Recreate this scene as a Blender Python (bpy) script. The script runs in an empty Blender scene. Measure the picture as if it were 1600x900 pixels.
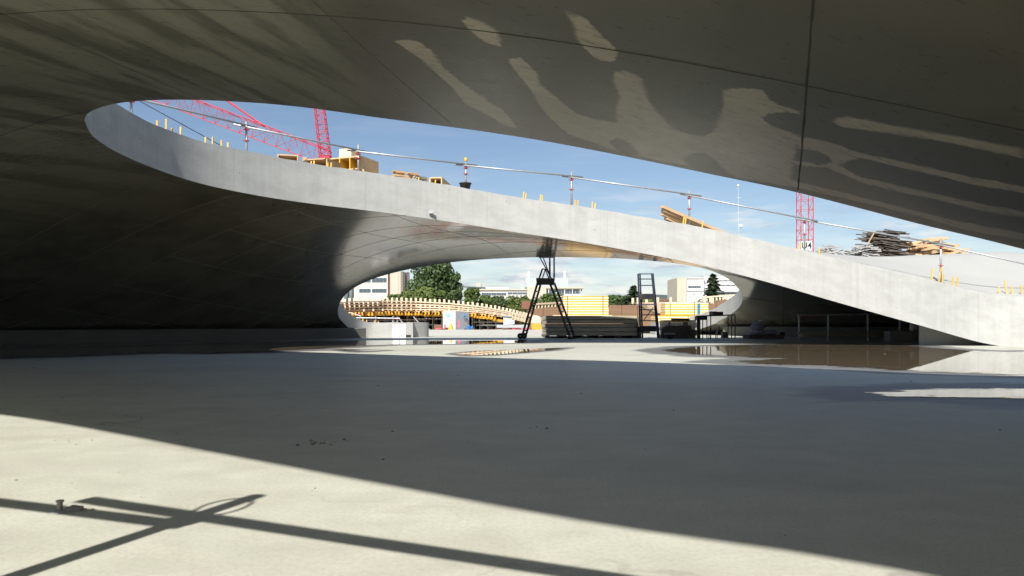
import bpy, bmesh, math, random
import numpy as np
from mathutils import Vector, Matrix
from mathutils.geometry import delaunay_2d_cdt

random.seed(7)
scene = bpy.context.scene
COL = scene.collection
R = math.radians

# ------------------------------------------------------------------ camera
CAM_H, FOC, HOR = 0.44, 1200.0, 505.0          # eye height (m), focal length and horizon row for a 1600 px wide frame
cam_data = bpy.data.cameras.new("camera")
cam = bpy.data.objects.new("camera", cam_data)
COL.objects.link(cam)
cam.location = (0, 0, CAM_H)
cam.rotation_euler = (R(90), 0, 0)
cam_data.sensor_width = 36.0
cam_data.lens = 36.0 * FOC / 1600.0
cam_data.shift_y = (HOR - 450.0) / 1600.0
cam_data.clip_start = 0.05
cam_data.clip_end = 20000
cam_data.dof.use_dof = True
cam_data.dof.focus_distance = 16.0
cam_data.dof.aperture_fstop = 8.0
scene.camera = cam

# ------------------------------------------------------------------ sun and sky
SUN_EL = 44.0
SH = Vector((0.327, 0.945, 0)).normalized()     # direction in which shadows fall
sun_dir = Vector((SH.x * math.cos(R(SUN_EL)), SH.y * math.cos(R(SUN_EL)), -math.sin(R(SUN_EL))))
sun_data = bpy.data.lights.new("sun", 'SUN')
sun_data.energy = 5.0
sun_data.angle = R(0.53)
sun_data.color = (1.0, 0.96, 0.885)
sun = bpy.data.objects.new("sun", sun_data)
COL.objects.link(sun)
sun.location = (-20, -60, 60)
sun.rotation_euler = sun_dir.to_track_quat('-Z', 'Y').to_euler()

world = bpy.data.worlds.new("World")
scene.world = world
world.use_nodes = True
wn, wl = world.node_tree.nodes, world.node_tree.links
wn.clear()
w_out = wn.new('ShaderNodeOutputWorld')
w_bg = wn.new('ShaderNodeBackground')
w_sky = wn.new('ShaderNodeTexSky')
w_sky.sky_type = 'NISHITA'
w_sky.sun_disc = False
w_sky.sun_elevation = R(SUN_EL)
w_sky.sun_rotation = math.atan2(-SH.x, -SH.y)
w_sky.altitude = 400
w_sky.air_density = 1.0
w_sky.dust_density = 0.6
w_sky.ozone_density = 1.5
w_bg.inputs['Strength'].default_value = 0.067
# soft clouds, denser towards the horizon all the way round
tc = wn.new('ShaderNodeTexCoord')
sep = wn.new('ShaderNodeSeparateXYZ')
wl.new(tc.outputs['Generated'], sep.inputs[0])
def wmath(op, a, b=None, clamp=False):
    n = wn.new('ShaderNodeMath'); n.operation = op; n.use_clamp = clamp
    for i, v in enumerate((a, b)):
        if v is None: continue
        if isinstance(v, (int, float)): n.inputs[i].default_value = v
        else: wl.new(v, n.inputs[i])
    return n.outputs[0]
zc = wmath('MAXIMUM', sep.outputs['Z'], 0.0)
den = wmath('ADD', zc, 0.16)
cx = wmath('DIVIDE', sep.outputs['X'], den)
cy = wmath('DIVIDE', sep.outputs['Y'], den)
comb = wn.new('ShaderNodeCombineXYZ')
wl.new(cx, comb.inputs[0]); wl.new(cy, comb.inputs[1]); wl.new(wmath('MULTIPLY', zc, 15.0), comb.inputs[2])
def wnoise(scale, detail, rough, dist=0.0):
    n = wn.new('ShaderNodeTexNoise')
    n.inputs['Scale'].default_value = scale; n.inputs['Detail'].default_value = detail
    n.inputs['Roughness'].default_value = rough; n.inputs['Distortion'].default_value = dist
    wl.new(comb.outputs[0], n.inputs['Vector'])
    return n.outputs['Fac']
def wramp(fac, p0, p1):
    n = wn.new('ShaderNodeMapRange'); n.interpolation_type = 'SMOOTHSTEP'
    n.inputs[1].default_value = p0; n.inputs[2].default_value = p1
    wl.new(fac, n.inputs[0])
    return n.outputs[0]
lowmask = wramp(zc, 0.20, 0.05)
cum = wmath('MULTIPLY', wramp(wnoise(2.1, 8, 0.58, 0.2), 0.45, 0.60), wmath('ADD', wmath('MULTIPLY', lowmask, 0.85), 0.06))
cir = wmath('MULTIPLY', wramp(wnoise(0.55, 7, 0.66, 1.4), 0.48, 0.85), 0.30)
veil = wmath('MULTIPLY', wramp(zc, 0.20, 0.0), 0.42)
fac = wmath('MAXIMUM', wmath('MAXIMUM', cum, cir), veil)
shade = wnoise(2.6, 6, 0.6)
cmix = wn.new('ShaderNodeMix'); cmix.data_type = 'RGBA'
wl.new(wramp(shade, 0.35, 0.62), cmix.inputs['Factor'])
cmix.inputs['A'].default_value = (4.3, 5.0, 6.0, 1)
cmix.inputs['B'].default_value = (8.6, 8.5, 8.2, 1)
smix = wn.new('ShaderNodeMix'); smix.data_type = 'RGBA'
wl.new(fac, smix.inputs['Factor'])
wl.new(w_sky.outputs[0], smix.inputs['A']); wl.new(cmix.outputs['Result'], smix.inputs['B'])
wl.new(smix.outputs['Result'], w_bg.inputs['Color'])
wl.new(w_bg.outputs[0], w_out.inputs[0])

scene.view_settings.view_transform = 'Standard'
scene.view_settings.look = 'None'
scene.view_settings.exposure = 0.75
scene.view_settings.gamma = 1.0
scene.render.engine = 'CYCLES'
scene.cycles.use_denoising = True
scene.cycles.max_bounces = 7
scene.cycles.use_adaptive_sampling = True
scene.cycles.adaptive_threshold = 0.025
scene.cycles.diffuse_bounces = 5
scene.cycles.glossy_bounces = 3
scene.cycles.transparent_max_bounces = 12
scene.cycles.sample_clamp_indirect = 8.0

# ------------------------------------------------------------------ helpers
def P(x, y, Y):
    """the place at distance Y that the photograph shows at column x, row y"""
    return Vector(((x - 800.0) / FOC * Y, Y, CAM_H + (HOR - y) / FOC * Y))
def G(x, y, z=0.0):
    """the place on the level z that the photograph shows at column x, row y"""
    Y = (CAM_H - z) * FOC / (y - HOR)
    return Vector(((x - 800.0) / FOC * Y, Y, z))

def tag(o, label=None, cat=None, group=None, kind=None):
    if label: o['label'] = label
    if cat: o['category'] = cat
    if group: o['group'] = group
    if kind: o['kind'] = kind
    return o
def thing(name, loc, label, cat, group=None, rz=0.0):
    o = bpy.data.objects.new(name, None)
    o.empty_display_size = 0.2
    o.location = loc; o.rotation_euler = (0, 0, rz)
    COL.objects.link(o)
    return tag(o, label, cat, group)
def copy_tree(o, parent=None):
    c = o.copy(); COL.objects.link(c)
    if parent is not None: c.parent = parent
    for ch in list(o.children): copy_tree(ch, c)
    return c
def root_loc(o):
    v = Vector((0, 0, 0))
    while o is not None:
        v += o.location; o = o.parent
    return v

class MB:
    def __init__(s): s.v = []; s.f = []; s.m = []; s.mi = 0
    def quad(s, pts):
        n = len(s.v); s.v += [Vector(p) for p in pts]; s.f.append(tuple(range(n, n + len(pts)))); s.m.append(s.mi)
        return s
    def box(s, c, size, rz=0.0, M=None):
        c = Vector(c); hx, hy, hz = size[0] / 2, size[1] / 2, size[2] / 2
        rot = M if M is not None else Matrix.Rotation(rz, 3, 'Z')
        n = len(s.v)
        for sx, sy, sz in ((-1,-1,-1),(1,-1,-1),(1,1,-1),(-1,1,-1),(-1,-1,1),(1,-1,1),(1,1,1),(-1,1,1)):
            s.v.append(c + rot @ Vector((sx * hx, sy * hy, sz * hz)))
        for f in ((0,3,2,1),(4,5,6,7),(0,1,5,4),(1,2,6,5),(2,3,7,6),(3,0,4,7)):
            s.f.append(tuple(n + i for i in f)); s.m.append(s.mi)
        return s
    def bar(s, p, q, w, h=None, up=(0, 0, 1)):
        """a bar of section w (sideways) by h from p to q"""
        p, q = Vector(p), Vector(q); h = w if h is None else h
        d = (q - p); L = d.length
        if L < 1e-6: return s
        d = d / L; up = Vector(up)
        if abs(d.dot(up)) > 0.98: up = Vector((1, 0, 0))
        side = d.cross(up).normalized(); u2 = side.cross(d)
        M = Matrix((side, d, u2)).transposed()
        return s.box((p + q) / 2, (w, L, h), M=M)
    def tube(s, p, q, r, n=10, r2=None, caps=True):
        p, q = Vector(p), Vector(q); d = q - p
        if d.length < 1e-6: return s
        r2 = r if r2 is None else r2
        d.normalize(); a = Vector((0, 0, 1)) if abs(d.z) < 0.9 else Vector((1, 0, 0))
        x = d.cross(a).normalized(); y = d.cross(x)
        b = len(s.v)
        for k in range(n):
            t = 2 * math.pi * k / n
            s.v.append(p + (x * math.cos(t) + y * math.sin(t)) * r)
        for k in range(n):
            t = 2 * math.pi * k / n
            s.v.append(q + (x * math.cos(t) + y * math.sin(t)) * r2)
        for k in range(n):
            s.f.append((b + k, b + n + k, b + n + (k + 1) % n, b + (k + 1) % n)); s.m.append(s.mi)
        if caps:
            s.f.append(tuple(b + k for k in range(n))); s.m.append(s.mi)
            s.f.append(tuple(b + n + k for k in reversed(range(n)))); s.m.append(s.mi)
        return s
    def path(s, pts, r, n=8):
        for a, b in zip(pts[:-1], pts[1:]): s.tube(a, b, r, n)
        return s
    def lathe(s, c, prof, n=16, axis='Z'):
        c = Vector(c); b = len(s.v)
        for (r, z) in prof:
            for k in range(n):
                t = 2 * math.pi * k / n
                if axis == 'Z': o = Vector((r * math.cos(t), r * math.sin(t), z))
                elif axis == 'X': o = Vector((z, r * math.cos(t), r * math.sin(t)))
                else: o = Vector((r * math.sin(t), z, r * math.cos(t)))
                s.v.append(c + o)
        for j in range(len(prof) - 1):
            for k in range(n):
                s.f.append((b + j*n + k, b + j*n + (k+1) % n, b + (j+1)*n + (k+1) % n, b + (j+1)*n + k)); s.m.append(s.mi)
        s.f.append(tuple(b + k for k in reversed(range(n)))); s.m.append(s.mi)
        s.f.append(tuple(b + (len(prof)-1)*n + k for k in range(n))); s.m.append(s.mi)
        return s
    def prism(s, poly, thick):
        """extrude a 3-D polygon by the vector thick"""
        t = Vector(thick); n = len(poly); b = len(s.v)
        s.v += [Vector(p) for p in poly] + [Vector(p) + t for p in poly]
        s.f.append(tuple(reversed(range(b, b + n)))); s.f.append(tuple(range(b + n, b + 2*n))); s.m += [s.mi, s.mi]
        for k in range(n):
            s.f.append((b + k, b + (k+1) % n, b + n + (k+1) % n, b + n + k)); s.m.append(s.mi)
        return s
    def build(s, name, mat, parent=None, smooth=False, bevel=0.0):
        """link as ONE mesh object; the coordinates given are in the world"""
        me = bpy.data.meshes.new(name)
        off = root_loc(parent) if parent is not None else Vector((0, 0, 0))
        me.from_pydata([tuple(v - off) for v in s.v], [], s.f)
        mats = mat if isinstance(mat, (list, tuple)) else [mat]
        for m in mats: me.materials.append(m)
        if len(mats) > 1: me.polygons.foreach_set('material_index', s.m)
        me.validate()
        bm = bmesh.new(); bm.from_mesh(me)
        bmesh.ops.recalc_face_normals(bm, faces=bm.faces)
        if bevel > 0:
            bmesh.ops.bevel(bm, geom=[e for e in bm.edges], offset=bevel, segments=1, affect='EDGES', profile=0.7)
        bm.to_mesh(me); bm.free()
        if smooth:
            for p in me.polygons: p.use_smooth = True
        o = bpy.data.objects.new(name, me)
        COL.objects.link(o)
        if parent is not None: o.parent = parent
        return o

# ------------------------------------------------------------------ materials
class NT:
    def __init__(s, name):
        s.mat = bpy.data.materials.new(name); s.mat.use_nodes = True
        s.n, s.l = s.mat.node_tree.nodes, s.mat.node_tree.links
        s.b = s.n['Principled BSDF']; s.out = s.n['Material Output']
        s.tc = s.n.new('ShaderNodeTexCoord')
    def put(s, v, sock):
        if isinstance(v, (int, float)):
            sock.default_value = v
        elif isinstance(v, (tuple, list)):
            sock.default_value = (*v, 1) if len(v) == 3 and len(sock.default_value) == 4 else v
        else: s.l.new(v, sock)
    def math(s, op, a, b=0.0, clamp=False):
        n = s.n.new('ShaderNodeMath'); n.operation = op; n.use_clamp = clamp
        s.put(a, n.inputs[0]); s.put(b, n.inputs[1]); return n.outputs[0]
    def scale(s, vec, sc):
        n = s.n.new('ShaderNodeMapping'); s.put(vec, n.inputs[0]); n.inputs['Scale'].default_value = sc; return n.outputs[0]
    def obj(s): return s.tc.outputs['Object']
    def pos(s):
        return s.n.new('ShaderNodeNewGeometry').outputs['Position']
    def noise(s, vec, sc, det=4, rough=0.55, dist=0.0):
        n = s.n.new('ShaderNodeTexNoise'); s.put(vec, n.inputs['Vector'])
        n.inputs['Scale'].default_value = sc; n.inputs['Detail'].default_value = det
        n.inputs['Roughness'].default_value = rough; n.inputs['Distortion'].default_value = dist
        return n.outputs['Fac']
    def voronoi(s, vec, sc, feat='F1', out='Distance'):
        n = s.n.new('ShaderNodeTexVoronoi'); n.feature = feat; s.put(vec, n.inputs['Vector']); n.inputs['Scale'].default_value = sc
        return n.outputs[out]
    def ramp(s, fac, a, b, c=0.0, d=1.0):
        n = s.n.new('ShaderNodeMapRange'); n.interpolation_type = 'SMOOTHSTEP'
        s.put(fac, n.inputs[0]); s.put(a, n.inputs[1]); s.put(b, n.inputs[2]); n.inputs[3].default_value = c; n.inputs[4].default_value = d
        return n.outputs[0]
    def mix(s, fac, a, b, mode='MIX'):
        n = s.n.new('ShaderNodeMix'); n.data_type = 'RGBA'; n.blend_type = mode
        s.put(fac, n.inputs['Factor']); s.put(a, n.inputs['A']); s.put(b, n.inputs['B']); return n.outputs['Result']
    def attr(s, name, out='Fac'):
        n = s.n.new('ShaderNodeAttribute'); n.attribute_name = name; return n.outputs[out]
    def bump(s, h, strength=0.3, dist=0.01):
        n = s.n.new('ShaderNodeBump'); s.put(h, n.inputs['Height']); n.inputs['Strength'].default_value = strength
        n.inputs['Distance'].default_value = dist; s.l.new(n.outputs[0], s.b.inputs['Normal']); return n
    def set(s, **k):
        names = {'color': 'Base Color', 'rough': 'Roughness', 'metal': 'Metallic', 'spec': 'Specular IOR Level', 'ior': 'IOR',
                 'coat': 'Coat Weight', 'coatr': 'Coat Roughness', 'alpha': 'Alpha', 'trans': 'Transmission Weight'}
        for a, v in k.items(): s.put(v, s.b.inputs[names[a]])
        return s

def m_plain(name, col, rough=0.6, metal=0.0, var=0.18, sc=6.0, bump=0.0):
    t = NT(name)
    n = t.noise(t.obj(), sc, 5, 0.6)
    dark = tuple(c * (1 - var) for c in col); lite = tuple(min(1, c * (1 + var)) for c in col)
    t.set(color=t.mix(n, dark, lite), rough=t.ramp(n, 0.2, 0.8, max(0.05, rough - 0.1), min(1, rough + 0.1)), metal=metal)
    if bump: t.bump(t.noise(t.obj(), sc * 8, 4), bump, 0.005)
    return t.mat

def m_wood(name, col, col2, sc=(1.5, 1.5, 14.0), rough=0.7):
    t = NT(name)
    rnd = t.n.new('ShaderNodeObjectInfo').outputs['Random']
    g = t.noise(t.scale(t.obj(), sc), 3.0, 5, 0.6, 0.4)
    base = t.mix(t.ramp(g, 0.3, 0.7), col, col2)
    base = t.mix(t.math('MULTIPLY', rnd, 0.35), base, tuple(c * 0.62 for c in col2))
    t.set(color=base, rough=rough)
    t.bump(g, 0.25, 0.004)
    return t.mat

# concrete of the floor: pale, trowelled, stained
def m_floor():
    t = NT("floor_concrete")
    p = t.pos()
    big = t.noise(t.scale(p, (0.25, 0.55, 1)), 1.0, 5, 0.68, 0.3)
    mid = t.noise(p, 5.5, 7, 0.72)
    fine = t.noise(p, 90, 4, 0.75)
    spk = t.voronoi(p, 7.0)
    c = t.mix(t.ramp(mid, 0.32, 0.70), (0.425, 0.427, 0.358), (0.515, 0.518, 0.442))
    c = t.mix(t.ramp(big, 0.45, 0.68, 0, 0.5), c, (0.30, 0.275, 0.235))
    c = t.mix(t.ramp(t.noise(t.scale(p, (0.35, 1.2, 1)), 1.4, 5, 0.6, 1.0), 0.56, 0.72, 0, 0.25), c, (0.42, 0.365, 0.30))
    c = t.mix(t.ramp(fine, 0.35, 0.75, 0, 0.5), c, (0.27, 0.26, 0.235))
    # small dark specks and drag marks
    c = t.mix(t.ramp(spk, 0.022, 0.008, 0, 0.5), c, (0.10, 0.09, 0.08))
    crk = t.ramp(t.noise(t.scale(p, (1.6, 5.0, 1)), 2.2, 6, 0.75, 0.6), 0.64, 0.76, 0, 0.35)
    c = t.mix(crk, c, (0.20, 0.185, 0.165))
    # brown dust, hairline cracks and scraped pale marks
    dust = t.ramp(t.noise(t.scale(p, (0.55, 1.1, 1)), 1.9, 6, 0.7, 0.3), 0.50, 0.70, 0, 0.5)
    c = t.mix(dust, c, (0.33, 0.305, 0.25))
    n3 = t.n.new('ShaderNodeVectorMath'); n3.operation = 'ADD'; t.put(p, n3.inputs[0])
    nz = t.n.new('ShaderNodeTexNoise'); t.put(p, nz.inputs['Vector']); nz.inputs['Scale'].default_value = 1.4; nz.inputs['Detail'].default_value = 4
    t.put(nz.outputs['Color'], n3.inputs[1])
    cr = t.math('MULTIPLY', t.ramp(t.voronoi(n3.outputs[0], 0.33, 'DISTANCE_TO_EDGE'), 0.0022, 0.0006), t.ramp(t.noise(p, 0.7, 2), 0.45, 0.6, 0, 0.6))
    c = t.mix(cr, c, (0.12, 0.11, 0.10))
    scr = t.ramp(t.noise(t.scale(p, (3.0, 26, 1)), 1.0, 4, 0.6, 0.2), 0.72, 0.80, 0, 0.5)
    c = t.mix(scr, c, (0.62, 0.60, 0.55))
    mot = t.noise(p, 22, 5, 0.8)
    c = t.mix(t.ramp(mot, 0.47, 0.62, 0, 0.26), c, (0.29, 0.28, 0.235))
    # damp concrete round the puddles
    wet = t.attr('wet')
    wmask = t.ramp(t.math('ADD', wet, t.math('MULTIPLY', t.math('SUBTRACT', t.noise(t.scale(p, (0.5, 1.4, 1)), 2.2, 7, 0.7, 0.5), 0.5), 1.3)), 0.35, 0.75)
    c = t.mix(t.math('MULTIPLY', wmask, 0.85), c, (0.07, 0.07, 0.072))
    rough = t.ramp(fine, 0.3, 0.7, 0.46, 0.54)
    rr = t.n.new('ShaderNodeMix'); t.put(wmask, rr.inputs[0]); t.put(rough, rr.inputs[2]); rr.inputs[3].default_value = 0.5
    t.set(color=c, rough=rr.outputs[0], spec=0.36)
    h = t.math('ADD', fine, 0.0)
    t.bump(h, 0.05, 0.0015)
    return t.mat

def m_water():
    t = NT("muddy_water")
    p = t.pos()
    e = t.attr('edge')
    n = t.noise(t.scale(p, (0.6, 2.0, 1)), 4.2, 8, 0.74, 0.4)
    m = t.ramp(t.math('ADD', e, t.math('MULTIPLY', t.math('SUBTRACT', n, 0.5), 1.5)), 0.20, 0.25)
    scum = t.ramp(t.noise(t.scale(p, (1.5, 6, 1)), 5, 6, 0.75), 0.66, 0.70, 0, 0.5)
    t.set(color=t.mix(scum, (0.15, 0.115, 0.075), (0.45, 0.41, 0.34)), rough=t.math('ADD', 0.015, t.math('MULTIPLY', scum, 0.5)), ior=1.33, spec=0.5, alpha=m)
    t.bump(t.noise(t.scale(p, (1, 1, 1)), 2.5, 2), 0.02, 0.01)
    return t.mat

# form-cast concrete of the soffit: smooth, slightly glossy, wet and dry patches
def m_soffit():
    t = NT("soffit_concrete")
    p = t.pos()
    s = t.scale(p, (0.6, 2.6, 1.0))
    grain = t.noise(t.scale(p, (2.0, 10.0, 6.0)), 3.0, 7, 0.7, 0.4)
    big = t.noise(t.scale(p, (0.5, 0.7, 0.5)), 1.2, 6, 0.6, 0.8)
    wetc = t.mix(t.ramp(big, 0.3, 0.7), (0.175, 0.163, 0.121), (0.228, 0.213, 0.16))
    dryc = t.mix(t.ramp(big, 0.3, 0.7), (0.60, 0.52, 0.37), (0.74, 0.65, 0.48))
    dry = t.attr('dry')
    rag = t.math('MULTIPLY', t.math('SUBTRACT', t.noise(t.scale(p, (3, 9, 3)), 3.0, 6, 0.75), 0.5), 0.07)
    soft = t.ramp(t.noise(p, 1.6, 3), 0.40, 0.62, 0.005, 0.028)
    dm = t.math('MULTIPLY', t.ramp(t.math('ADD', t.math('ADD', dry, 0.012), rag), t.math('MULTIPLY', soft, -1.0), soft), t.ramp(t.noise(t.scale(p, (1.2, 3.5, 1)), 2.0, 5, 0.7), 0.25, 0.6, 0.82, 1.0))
    # free-form damp blotches on the rest of the shell
    rotn = t.n.new('ShaderNodeMapping'); t.put(p, rotn.inputs[0]); rotn.inputs['Rotation'].default_value = (0, 0, R(28))
    blot = t.ramp(t.noise(t.scale(rotn.outputs[0], (2.3, 0.5, 1.0)), 1.2, 7, 0.62, 0.25), 0.44, 0.60)
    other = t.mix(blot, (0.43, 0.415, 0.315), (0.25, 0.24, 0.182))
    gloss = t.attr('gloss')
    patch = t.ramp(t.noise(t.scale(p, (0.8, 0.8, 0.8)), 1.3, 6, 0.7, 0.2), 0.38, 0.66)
    far_shade = t.mix(patch, (0.165, 0.156, 0.117), (0.11, 0.104, 0.079))  # far part coloured darker to deepen the shade on the left
    other = t.mix(gloss, other, far_shade)
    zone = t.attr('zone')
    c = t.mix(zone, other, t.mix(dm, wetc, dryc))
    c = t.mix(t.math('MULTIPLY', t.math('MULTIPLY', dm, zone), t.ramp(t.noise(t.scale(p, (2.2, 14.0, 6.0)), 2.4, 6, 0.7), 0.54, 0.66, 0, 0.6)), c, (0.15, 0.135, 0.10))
    c = t.mix(t.ramp(grain, 0.52, 0.8, 0, 0.2), c, (0.085, 0.078, 0.065))
    dots = t.ramp(t.voronoi(t.scale(p, (1.0, 3.2, 2.0)), 2.6), 0.055, 0.02, 0, 0.75)
    c = t.mix(dots, c, (0.05, 0.046, 0.04))
    t.set(color=c, rough=t.math('SUBTRACT', t.ramp(grain, 0.2, 0.8, 0.25, 0.36), t.math('MULTIPLY', gloss, 0.16)), spec=t.math('ADD', 0.5, t.math('MULTIPLY', gloss, 0.4)))
    t.bump(t.math('ADD', t.math('MULTIPLY', grain, 0.5), big), 0.06, 0.01)
    return t.mat

def m_rim():
    t = NT("rim_concrete")
    uv = t.tc.outputs['UV']
    st = t.noise(t.scale(uv, (14, 0.5, 1)), 1.0, 6, 0.65)
    st2 = t.noise(t.scale(uv, (2.2, 0.25, 1)), 1.0, 5, 0.6, 0.3)
    cl = t.noise(t.scale(uv, (1.5, 2.5, 1)), 1.5, 6, 0.65, 0.3)
    c = t.mix(t.ramp(cl, 0.3, 0.7), (0.35, 0.352, 0.337), (0.42, 0.422, 0.406))
    c = t.mix(t.ramp(st, 0.42, 0.7, 0, 0.2), c, (0.26, 0.26, 0.245))
    c = t.mix(t.ramp(st2, 0.52, 0.72, 0, 0.26), c, (0.25, 0.25, 0.245))
    su = t.n.new('ShaderNodeSeparateXYZ'); t.put(uv, su.inputs[0])
    jd = t.math('ABSOLUTE', t.math('SUBTRACT', t.math('FRACT', t.math('DIVIDE', su.outputs[0], 2.4)), 0.5))
    c = t.mix(t.ramp(jd, 0.006, 0.001, 0, 0.2), c, (0.20, 0.20, 0.19))
    pores = t.ramp(t.voronoi(t.scale(uv, (1, 1, 1)), 3.1), 0.05, 0.025, 0, 0.85)
    c = t.mix(pores, c, (0.08, 0.08, 0.075))
    fine = t.noise(uv, 40, 4, 0.7)
    c = t.mix(t.ramp(fine, 0.4, 0.7, 0, 0.2), c, (0.24, 0.24, 0.23))
    t.set(color=c, rough=0.75, spec=0.35)
    t.bump(t.math('ADD', st, t.math('MULTIPLY', fine, 0.5)), 0.25, 0.01)
    return t.mat

def m_deck():
    t = NT("deck_concrete")
    p = t.pos()
    a = t.noise(t.scale(p, (0.8, 0.8, 0.8)), 1.2, 6, 0.6)
    b = t.noise(p, 25, 5, 0.7)
    c = t.mix(a, (0.30, 0.30, 0.29), (0.38, 0.38, 0.367))
    c = t.mix(t.ramp(b, 0.4, 0.75, 0, 0.3), c, (0.24, 0.24, 0.23))
    t.set(color=c, rough=0.85, spec=0.3); t.bump(b, 0.3, 0.01)
    return t.mat

def m_ground():
    t = NT("site_ground")
    p = t.pos()
    a = t.noise(p, 0.12, 7, 0.65, 0.5); b = t.noise(p, 1.7, 6, 0.65)
    c = t.mix(t.ramp(a, 0.35, 0.65), (0.36, 0.33, 0.27), (0.24, 0.20, 0.15))
    c = t.mix(t.ramp(b, 0.4, 0.7, 0, 0.6), c, (0.42, 0.39, 0.33))
    far = t.ramp(t.n.new('ShaderNodeCameraData').outputs['View Z Depth'], 60, 200) if False else None
    t.set(color=c, rough=0.95, spec=0.2); t.bump(b, 0.5, 0.05)
    return t.mat

M = {}
M['floor'] = m_floor(); M['water'] = m_water(); M['soffit'] = m_soffit(); M['rim'] = m_rim(); M['deck'] = m_deck(); M['ground'] = m_ground()
M['steel'] = m_plain('galvanised_steel', (0.36, 0.37, 0.38), 0.48, 0.5, 0.15, 14)
M['plinth'] = m_plain('shade_dark_plinth_concrete', (0.13, 0.125, 0.11), 0.8, 0, 0.3, 2)  # shade under the shell is put into this dark plinth colour
M['red'] = m_plain('red_paint', (0.55, 0.03, 0.05), 0.5)
M['crane'] = m_plain('crane_paint', (0.47, 0.02, 0.045), 0.5, 0, 0.15, 2)
M['yellow'] = m_plain('yellow_peg', (0.66, 0.38, 0.05), 0.6)
M['joint'] = m_plain('joint_grout', (0.085, 0.08, 0.065), 0.85, 0, 0.4, 6)
M['jointpale'] = m_plain('pale_joint_grout', (0.22, 0.205, 0.17), 0.8, 0, 0.3, 20)

# ------------------------------------------------------------------ the shell's surfaces
def spline(pts, step):
    """Catmull-Rom (centripetal) through pts, sampled about every step metres"""
    pts = [np.array(p, float) for p in pts]
    out = []
    ext = [2 * pts[0] - pts[1]] + pts + [2 * pts[-1] - pts[-2]]
    for i in range(1, len(ext) - 2):
        p0, p1, p2, p3 = ext[i-1], ext[i], ext[i+1], ext[i+2]
        t0 = 0; t1 = t0 + max(1e-4, np.linalg.norm(p1 - p0)) ** 0.5
        t2 = t1 + max(1e-4, np.linalg.norm(p2 - p1)) ** 0.5; t3 = t2 + max(1e-4, np.linalg.norm(p3 - p2)) ** 0.5
        n = max(1, int(round(np.linalg.norm((p2 - p1)[:2]) / step)))
        for k in range(n):
            t = t1 + (t2 - t1) * k / n
            a1 = (t1-t)/(t1-t0)*p0 + (t-t0)/(t1-t0)*p1; a2 = (t2-t)/(t2-t1)*p1 + (t-t1)/(t2-t1)*p2; a3 = (t3-t)/(t3-t2)*p2 + (t-t2)/(t3-t2)*p3
            b1 = (t2-t)/(t2-t0)*a1 + (t-t0)/(t2-t0)*a2; b2 = (t3-t)/(t3-t1)*a2 + (t-t1)/(t3-t1)*a3
            out.append((t2-t)/(t2-t1)*b1 + (t-t1)/(t2-t1)*b2)
    out.append(pts[-1])
    return out

def px(l): return [tuple(P(*a)) for a in l]
near_rim = px([(132,185,8.85),(142,174,8.6),(180,162,8.25),(230,157,7.95),(300,156,7.65),(450,165,7.15),(600,185,6.8),(800,212,6.45),(950,239,6.15),
               (1100,270,5.85),(1230,297,5.6),(1400,340,5.25),(1600,390,4.9)])
far_rim = px([(132,187,8.95),(137,201,9.25),(150,217,9.65),(200,246,10.5),(300,283,11.7),(400,305,12.6),(500,320,13.4),(600,332,14.05),(700,346,14.6),(800,362,15.0),
              (900,377,15.2),(1000,395,15.25),(1090,413,15.2),(1200,441,15.0),(1300,470,14.85),(1436,508,14.8),(1555,539.5,14.9)])
closure = [(9.95,14.6,-0.03),(11.6,13.9,-0.08),(12.6,12,-0.1),(12.0,9,-0.1),(9.6,6.6,-0.02),(7.0,5.3,0.15),(5.0,4.75,0.5)]
hole1 = spline(far_rim + closure + near_rim[::-1], 0.10)[:-1]
hole2 = px([(640,528,24.0),(610,528,24.05),(575,527,23.9),(548,514.5,23.2),(533,500,22.3),(528,489,21.6),(531,473,21.2),(541,459,20.95),(570,441,20.75),(620,425,20.65),(700,410.5,20.6),
            (800,403,20.6),(900,402,20.5),(1000,406,20.45),(1090,417,20.6),(1130,431,21.2),(1152,449,22.1),(1160,465,23.2),(1152,483,25.2),(1128,499,27.0),(1100,512,28.6)])
hole2c = spline(hole2 + [(6.6, 30.6, 0.0)], 0.12)
outer_r = [(9,32,0),(14,30,-.1),(19,24,-.1),(21,14,-.1),(20,4,-.1),(16,-3,-.1),(10,-4.4,0.05)]
def rear(x, y, z):
    g = G(x, y); c = 1 / math.tan(R(SUN_EL))
    return (g.x - SH.x * c * z, g.y - SH.y * c * z, z)
rear_pts = [(6.5,-3.9,0.6),(3.6,-3.1,1.35),(1.4,-2.1,2.05), rear(1400,890,2.45), rear(1000,826,2.6), rear(800,795,2.66), rear(400,720,2.74), rear(0,648,2.85), (-4.7,1.55,2.8),(-6.1,1.4,2.65),(-7.6,.2,2.2),(-9,-2,1.5),(-10,-4.5,.8),(-11,-6.5,.2)]  # unseen left end curved back to close in and darken the left underside
outer_l = [(-13,-7,-.05),(-16,-3,-.05),(-18,4,-.1),(-18,13,-.1),(-15,20,-.1),(-10,25.2,-.1),(-5,25.6,-.1),(-2.7,24.9,-.05)]
outer = hole2c[:-1] + spline([(6.6,30.6,0.0)] + outer_r + rear_pts + outer_l + [tuple(hole2c[0])], 0.14)[:-1]

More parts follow.
